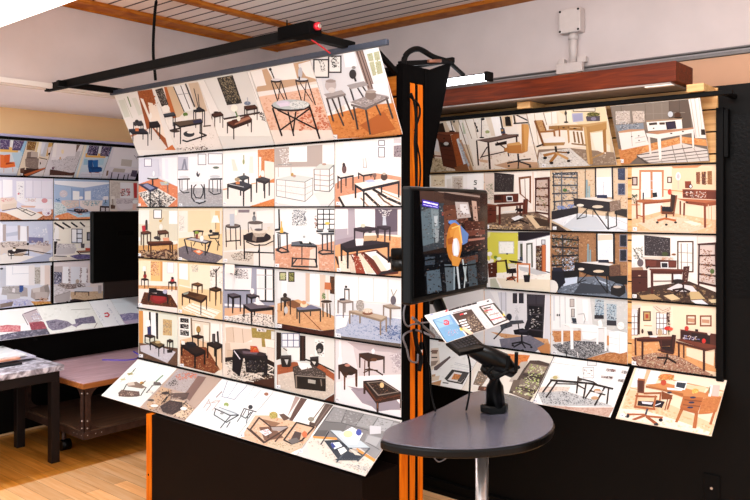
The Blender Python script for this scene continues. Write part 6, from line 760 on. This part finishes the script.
p ccc4c2 325 118 365 105 445 225 410 243;x e8a8a8,d87880,f4f0f0 40 6 335 120 362 112 435 220 412 232;p 443830 365 105 465 80 550 188 460 225;p d4cecc 380 108 455 90 535 185 462 215;x d84050,e89090,b8a898,f4f0ee,c83848 60 7 385 108 455 92 530 182 465 210;x 7c6c50,a89878 24 8 385 125 420 115 425 145 400 150;p e8d040 512 150 525 148 535 162 520 166;l 5c3c34 8 262 232 330 282;p d8b89c 255 238 275 232 330 270 318 290 280 262;l 2c2424 6 240 222 262 236;l 241c1c 5 395 118 440 108;l c83848 5 400 135 450 122;l c83848 5 440 190 505 172;l 9c8c80 5 430 160 490 145
"""
# ---------------------------------------------------------------- printed pictures: flat polygons of ink laid on each poster's own plane
FW = Vector((-math.sin(YAW), math.cos(YAW), 0)); RT = Vector((math.cos(YAW), math.sin(YAW), 0))
def ray(px, py): return FW + RT * ((px - HX) / FPX) + Vector((0, 0, (HY - py) / FPX))
def print_mat(name, rough=.45, emit=0):
    m = bpy.data.materials.new(name); m.use_nodes = True; nt = m.node_tree; b = nt.nodes['Principled BSDF']
    a = nt.nodes.new('ShaderNodeVertexColor'); a.layer_name = 'ink'
    nt.links.new(a.outputs['Color'], b.inputs['Base Color'])
    b.inputs['Roughness'].default_value = rough; b.inputs['Specular IOR Level'].default_value = .3
    if emit: nt.links.new(a.outputs['Color'], b.inputs['Emission Color']); b.inputs['Emission Strength'].default_value = emit
    return m
PAPER = print_mat('printed_photo_paper'); PAPER_EDGE = mat('poster_core', 'e8e4e0', .6)
def clip(poly, W, H):
    for ax, lim, sgn in ((0, 0, 1), (0, W, -1), (1, 0, 1), (1, H, -1)):
        out = []
        for i in range(len(poly)):
            p, q = poly[i - 1], poly[i]; dp, dq = sgn * (p[ax] - lim), sgn * (q[ax] - lim)
            if (dp >= 0) != (dq >= 0):
                t = dp / (dp - dq); out.append((p[0] + (q[0] - p[0]) * t, p[1] + (q[1] - p[1]) * t))
            if dq >= 0: out.append(q)
        poly = out
        if len(poly) < 3: return []
    return poly
def inside(x, y, P):
    c = False
    for i in range(len(P)):
        (a, b), (e, f) = P[i - 1], P[i]
        if (b > y) != (f > y) and x < (e - a) * (y - b) / (f - b) + a: c = not c
    return c
def shapes(src, rnd):
    """expand the picture language into (hex, polygon) pairs in picture units"""
    for cmd in src.replace('\n', ';').split(';'):
        k = cmd.split()
        if not k: continue
        op = k[0]
        if op == 'b': yield k[1], None; continue
        if op in 'pler':
            c = k[1]; v = [float(a) for a in k[2:]]
            if op == 'p': yield c, list(zip(v[::2], v[1::2]))
            elif op == 'e': yield c, [(v[0] + v[2] * math.cos(a * math.pi / 8), v[1] + v[3] * math.sin(a * math.pi / 8)) for a in range(16)]
            elif op == 'l':
                wd = v[0] * .6; P = list(zip(v[1::2], v[2::2]))
                for (a, b), (x, y) in zip(P, P[1:]):
                    L = math.hypot(x - a, y - b) or 1; dx, dy = (x - a) / L * wd, (y - b) / L * wd
                    yield c, [(a - dy - dx * .4, b + dx - dy * .4), (a + dy - dx * .4, b - dx - dy * .4), (x + dy + dx * .4, y - dx + dy * .4), (x - dy + dx * .4, y + dx + dy * .4)]
        elif op == 'T':
            cl, ct = k[1], k[2]; v = [float(a) for a in k[3:]]; wd, h, ap = v[:3]; P = list(zip(v[3::2], v[4::2]))
            for i, (x, y) in enumerate(P):
                hh = h * (.85 if i < 2 else 1); q = wd / 2; xi = x + (q if x < sum(p[0] for p in P) / 4 else -q)
                yield cl, [(xi - q, y), (xi + q, y), (xi + q * .8, y + hh), (xi - q * .8, y + hh)]
            for a, b in ((0, 3), (3, 2), (2, 1)):
                yield cl, [P[a], P[b], (P[b][0], P[b][1] + ap), (P[a][0], P[a][1] + ap)]
            yield ct, P
        elif op == 'w':
            fr, gl, fw, nx, ny, x0, y0, x1, y1 = k[1], k[2], *[float(a) for a in k[3:]]
            yield fr, [(x0, y0), (x1, y0), (x1, y1), (x0, y1)]
            nx, ny = int(nx), int(ny); cw = (x1 - x0 - fw * (nx + 1)) / nx; ch = (y1 - y0 - fw * (ny + 1)) / ny
            for i in range(nx):
                for j in range(ny):
                    a = x0 + fw + i * (cw + fw); b = y0 + fw + j * (ch + fw); yield gl, [(a, b), (a + cw, b), (a + cw, b + ch), (a, b + ch)]
        elif op == 'x':
            cs = k[1].split(','); n = int(int(k[2]) * 2.2); sz = float(k[3]) * .72; v = [float(a) for a in k[4:]]; P = list(zip(v[::2], v[1::2]))
            xs = [p[0] for p in P]; ys = [p[1] for p in P]; m = 0; tries = 0
            RGB = [[int(c[j:j + 2], 16) for j in (0, 2, 4)] for c in cs]; mean = [sum(c[j] for c in RGB) / len(RGB) for j in range(3)]
            cs = ['%02x%02x%02x' % tuple(int(c[j] * .62 + mean[j] * .38) for j in range(3)) for c in RGB]
            while m < n and tries < n * 12:
                tries += 1; x = rnd.uniform(min(xs), max(xs)); y = rnd.uniform(min(ys), max(ys))
                if not inside(x, y, P): continue
                m += 1; r1 = sz * rnd.uniform(.3, .75); r2 = r1 * rnd.uniform(.35, .9); t = rnd.uniform(0, 3.1)
                if rnd.random() < .35: t = 0
                ca, sa = math.cos(t), math.sin(t)
                yield rnd.choice(cs), [(x + r1 * a * ca - r2 * b * sa, y + (r1 * a * sa + r2 * b * ca) * .8) for a, b in ((-1, -.8), (.7, -1), (1, .6), (-.6, 1))]
        elif op == 'n':
            x, y = float(k[1]), float(k[2]); yield 'f2f4f8', [(x - 13, y - 11), (x + 13, y - 10), (x + 13, y + 12), (x - 13, y + 11)]
            yield '8c94a8', [(x - 8, y - 4), (x - 1, y - 4), (x - 1, y + 5), (x - 8, y + 5)]; yield 'a8b0c0', [(x + 3, y + 1), (x + 8, y + 1), (x + 8, y + 7), (x + 3, y + 7)]
def poster(corners, pic, name, label, cat, group=None, thick=.003, mats=None, parent=None, round_=0):
    """corners TL, TR, BL of a rectangular sheet; pic = (ox, oy, scale, source)"""
    TL, TR, BL = [Vector(c) for c in corners]
    U = TR - TL; W = U.length; U.normalize(); V = BL - TL; V -= U * V.dot(U); H = V.length; V.normalize(); N = V.cross(U)
    if N.dot(EYE - TL) < 0: N = -N
    C = TL + U * W / 2 + V * H / 2
    bm = bmesh.new(); lay = bm.loops.layers.float_color.new('ink')
    def put(poly, off, col, mi=0):
        vs = [bm.verts.new(TL + U * a + V * b + N * off - C) for a, b in poly]
        f = bm.faces.new(vs); f.normal_update()
        if f.normal.dot(N) < 0: f.normal_flip()
        f.material_index = mi
        for l in f.loops: l[lay] = col
    ox, oy, sc, src = pic
    rnd = random.Random(name + label)
    def uv(p):
        d = ray(ox + p[0] / sc, oy + p[1] / sc); den = d.dot(N); t = (TL - EYE).dot(N) / den
        q = EYE + d * t - TL; return (q.dot(U), q.dot(V))
    k = 0; base = (.8, .8, .8, 1)
    for c, poly in shapes(src, rnd):
        col = lin(c); lum = sum(col[:3]) / 3; col = tuple(.87 * (lum * .1 + v * .9) ** 1.12 for v in col[:3]) + (1,)
        if poly is None: base = col; put([(0, 0), (W, 0), (W, H), (0, H)], 0, col); continue
        q = clip([uv(p) for p in poly], W, H)
        q = [p for i, p in enumerate(q) if abs(p[0] - q[i - 1][0]) + abs(p[1] - q[i - 1][1]) > 1e-6]
        if len(q) < 3: continue
        k += 1; put(q, .00004 + k * .0000035, col)
    # core of the sheet
    P = [(0, 0), (W, 0), (W, H), (0, H)]
    v0 = [bm.verts.new(TL + U * a + V * b - N * .00005 - C) for a, b in P]; v1 = [bm.verts.new(TL + U * a + V * b - N * thick - C) for a, b in P]
    fs = [bm.faces.new(v0), bm.faces.new(v1[::-1])] + [bm.faces.new([v0[i], v1[i], v1[(i + 1) % 4], v0[(i + 1) % 4]]) for i in range(4)]
    bmesh.ops.recalc_face_normals(bm, faces=fs)
    for f in fs:
        f.material_index = 1
    me = bpy.data.meshes.new(name); bm.to_mesh(me); bm.free()
    for m in (mats or (PAPER, PAPER_EDGE)): me.materials.append(m)
    o = bpy.data.objects.new(name, me); COL.objects.link(o); o.location = C
    if parent: o.parent = parent; o.location = C - parent.location
    else: tag(o, label, cat, group)
    return o
PICS = {}
for blk in ART.split('@')[1:]:
    head, body = blk.split('\n', 1); i, ox, oy, sc = head.split(); PICS[i] = (float(ox), float(oy), float(sc), body)
# main display: four upright rows between the rails, a tilted header and a tilted shelf row
MX = [-4.045, -3.641, -3.233, -2.82, -2.406, -2.04]
MX[5] = -2.003
RZ = [1.885, 1.58, 1.275, .97, .665]; G = 'table posters on the centre partition'; g = .002
L_head = ['tilted header poster of black tables in a white room, far left', 'tilted header poster with metal end tables beside a tall window and brick', 'tilted header poster with dark abstract painting above leather-topped tables', 'tilted header poster with round glass table on crossed iron legs', 'tilted header poster with wavy-topped tables on orange wood floor and two framed prints']
for c in range(5):
    x0, x1 = MX[c] + g, MX[c + 1] - g
    poster(((x0, 2.386, 2.242), (x1, 2.386, 2.242), (x0, 2.549, 1.893)), PICS['h%d' % c], 'furniture_poster', L_head[c], 'poster', G)
L_main = [['poster of grey tables on a patterned rug over orange floor', 'poster of silver oval-framed round tables on grey carpet', 'poster of three plain black tables in a white room with orange brick', 'poster of wire-framed glass cube tables against taupe wall', 'poster of white-topped tables on a rug with wavy black stripes'],
          ['poster of brown wooden tables on a brown checkered rug', 'poster of black curved-leg table with orange book on grey rug', 'poster of round dark table carrying a woven basket', 'poster of black frame tables with yellow vase in front of white wall', 'poster of glossy black tables on a red and cream striped rug'],
          ['poster of table on an ornate red oval rug, with tan walls', 'poster of brown coffee table on cream striped rug with blossom branches', 'poster of black tables in a blue-grey room with tall black window', 'poster of coffee table on tan rug with orange table lamp', 'poster of pale wooden tables on a blue rug before bright windows'],
          ['poster of dark tables on a grey rug with black window frame', 'poster of dark tables on a brown floral rug with wall shelves', 'poster of black coffee table with nested stools before cream sofa', 'poster of dark storage trunk table on a shaggy cream rug', 'poster of three ornate carved tables on a plain lilac-grey background']]
for r in range(4):
    for c in range(5):
        x0, x1 = MX[c] + g, MX[c + 1] - g
        if c == 4: x1 = -2.012
        poster(((x0, 2.5485, RZ[r] - .0034), (x1, 2.5485, RZ[r] - .0034), (x0, 2.5485, RZ[r + 1] + .0034)), PICS['m%d%d' % (r, c)], 'furniture_poster', L_main[r][c], 'poster', G)
L_shelf = ['tilted shelf poster of oval trays and small tables on white, far left', 'tilted shelf poster with stone fireplace wall and round dark table', 'tilted shelf poster with glass table on angular black legs and pale floor', 'tilted shelf poster with wooden framed tables and striped brown curtains', 'tilted shelf poster with grey sectional sofa and glass coffee table']
for c in range(5):
    x0, x1 = MX[c] + g, MX[c + 1] - g
    poster(((x0, 2.545, .658), (x1, 2.545, .658), (x0, 2.303, .483)), PICS['s%d' % c], 'furniture_poster', L_shelf[c], 'poster', G)
# right-hand display
G = 'office posters on the right wall'
def R(i, x0, x1, zt, zb, label, y=3.384): poster(((x0, y, zt), (x1, y, zt), (x0, y, zb)), PICS[i], 'furniture_poster', label, 'poster', G)
for i, x0, x1, lb in (('t0', -2.50, -2.165, 'tilted top poster of a brown wooden filing chest and leaning frames'), ('t1', -2.162, -1.795, 'tilted top poster with tan leather office chair at a narrow desk'), ('t2', -1.79, -1.395, 'tilted top poster of light oak desk with wooden swivel chair'), ('t3', -1.372, -.985, 'tilted top poster of white desk with laptop on striped rug')):
    poster(((x0, 3.252, 2.031), (x1, 3.252, 2.031), (x0, 3.382, 1.776)), PICS[i], 'furniture_poster', lb, 'poster', G)
Q = [1.762, 1.465, 1.457, 1.160, 1.152, .855]
R('r00', -2.50, -2.118, Q[0], Q[1], 'poster of pale room with a white panel of slanted letters, behind the monitor top')
R('r01', -2.113, -1.735, Q[0], Q[1], 'poster of cherry desk, bookcase and checkered rug, right beside the monitor')
R('r02', -1.731, -1.345, Q[0], Q[1], 'poster of black desk on pale floor with brick wall, upper of two alike')
R('r03', -1.325, -.957, Q[0], Q[1], 'poster of orange-brown L-shaped desk with French doors and wall clock')
R('r11', -2.113, -1.735, Q[2], Q[3], 'poster of home office with lime green wall')
R('r12', -1.731, -1.345, Q[2], Q[3], 'poster of black desk with brick wall and dark armchair, lower of two alike')
R('r13', -1.325, -.957, Q[2], Q[3], 'poster of dark cherry desk below a chalkboard-like black picture')
R('r20', -2.50, -2.118, Q[4], Q[5], 'poster mostly hidden behind the leaflet, grey and white room')
R('r21', -2.113, -1.735, Q[4], Q[5], 'poster of black leather office chair beside tall dark bookcase')
R('r22', -1.731, -1.345, Q[4], Q[5], 'poster of white desk and drawers on a black and white patterned rug')
R('r23', -1.325, -.957, Q[4], Q[5], 'poster of dark brown corner desk with red flowers and framed pictures')
for i, x0, x1, lb in (('q0', -2.50, -2.113, 'tilted shelf poster of white rooms with a small food tray picture, behind the arm'), ('q1', -2.11, -1.715, 'tilted shelf poster of dark crate holding green and white baskets'), ('q2', -1.71, -1.335, 'tilted shelf poster of trestle desk on a grey speckled rug'), ('q3', -1.31, -.915, 'tilted poster of oak desk, leather swivel chair and orange flowers at far right')):
    poster(((x0, 3.38, .846), (x1, 3.38, .846), (x0, 3.165, .660)), PICS[i], 'furniture_poster', lb, 'poster', G)
# left-hand display
G = 'sofa posters on the left wall'
for i, y0, y1, lb in (('lt0', 2.17, 2.372, 'tilted narrow poster of an orange armchair'), ('lt1', 2.376, 2.557, 'tilted narrow poster of a brown patterned armchair'), ('lt2', 2.561, 2.785, 'tilted narrow poster of a white floral armchair'), ('lt3', 2.789, 3.01, 'tilted narrow poster of a bright blue armchair'), ('lt4', 3.014, 3.30, 'tilted narrow poster of beige chair and ottoman')):
    poster(((-5.128, y0, 2.034), (-5.128, y1, 2.034), (-5.286, y0, 1.803)), PICS[i], 'furniture_poster', lb, 'poster', G)
def LW(i, y0, y1, zt, zb, label): poster(((-5.272, y0, zt), (-5.272, y1, zt), (-5.272, y0, zb)), PICS[i], 'furniture_poster', label, 'poster', G)
LW('l00', 2.14, 2.628, 1.790, 1.495, 'poster of white sofas with pink cushions and crossed-leg table')
LW('l01', 2.634, 3.068, 1.790, 1.495, 'poster of sofas in a light blue room with orange floor')
LW('l02', 3.074, 3.45, 1.790, 1.495, 'poster of pale sofa under two red pictures')
LW('l10', 2.14, 2.625, 1.485, 1.195, 'poster of cream sofas around a black coffee table')
LW('l11', 2.63, 3.068, 1.485, 1.195, 'poster of white sofas under dark ceiling beams')
LW('l20', 2.14, 2.618, 1.185, .890, 'poster of grey sofa with blue cushion by a bright window')
LW('l21', 2.634, 3.068, 1.185, .890, 'poster of grey sofa and long white ottoman')
for i, y0, y1, lb in (('k0', 2.14, 2.50, 'tilted shelf poster of red sofas at far left'), ('k1', 2.503, 2.90, 'tilted shelf poster of dark grey sofas on cream'), ('k2', 2.903, 3.075, 'white printed leaflet with small red emblem on the left shelf'), ('k3', 3.078, 3.45, 'tilted shelf poster of lilac sofa, partly hidden by the partition')):
    poster(((-5.272, y0, .878), (-5.272, y1, .878), (-5.062, y0, .706)), PICS[i], 'leaflet' if i == 'k2' else 'furniture_poster', lb, 'leaflet' if i == 'k2' else 'poster', None if i == 'k2' else G)
# monitor screen (room reflection and tag painted in, faintly lit) and the printed leaflet below it
SCREEN = print_mat('screen_reflection_and_tag', .12, .15)
scr = poster((mf(.012, MH - .012, .0035), mf(W - .012, MH - .012, .0035), mf(.012, .02, .0035)), PICS['scr'], 'screen', 'x', 'x', thick=.003, mats=(SCREEN, M['blackgloss']), parent=MONITOR)
A, B, D = Vector((-1.177, 1.593, 1.29)), Vector((-1.239, 2.019, 1.29)), Vector((-1.114, 1.602, 1.224))
MONREF = poster((A, B, D), PICS['bro'], 'printed_leaflet', 'wide printed leaflet with blue page and red marks below the kiosk monitor', 'leaflet')
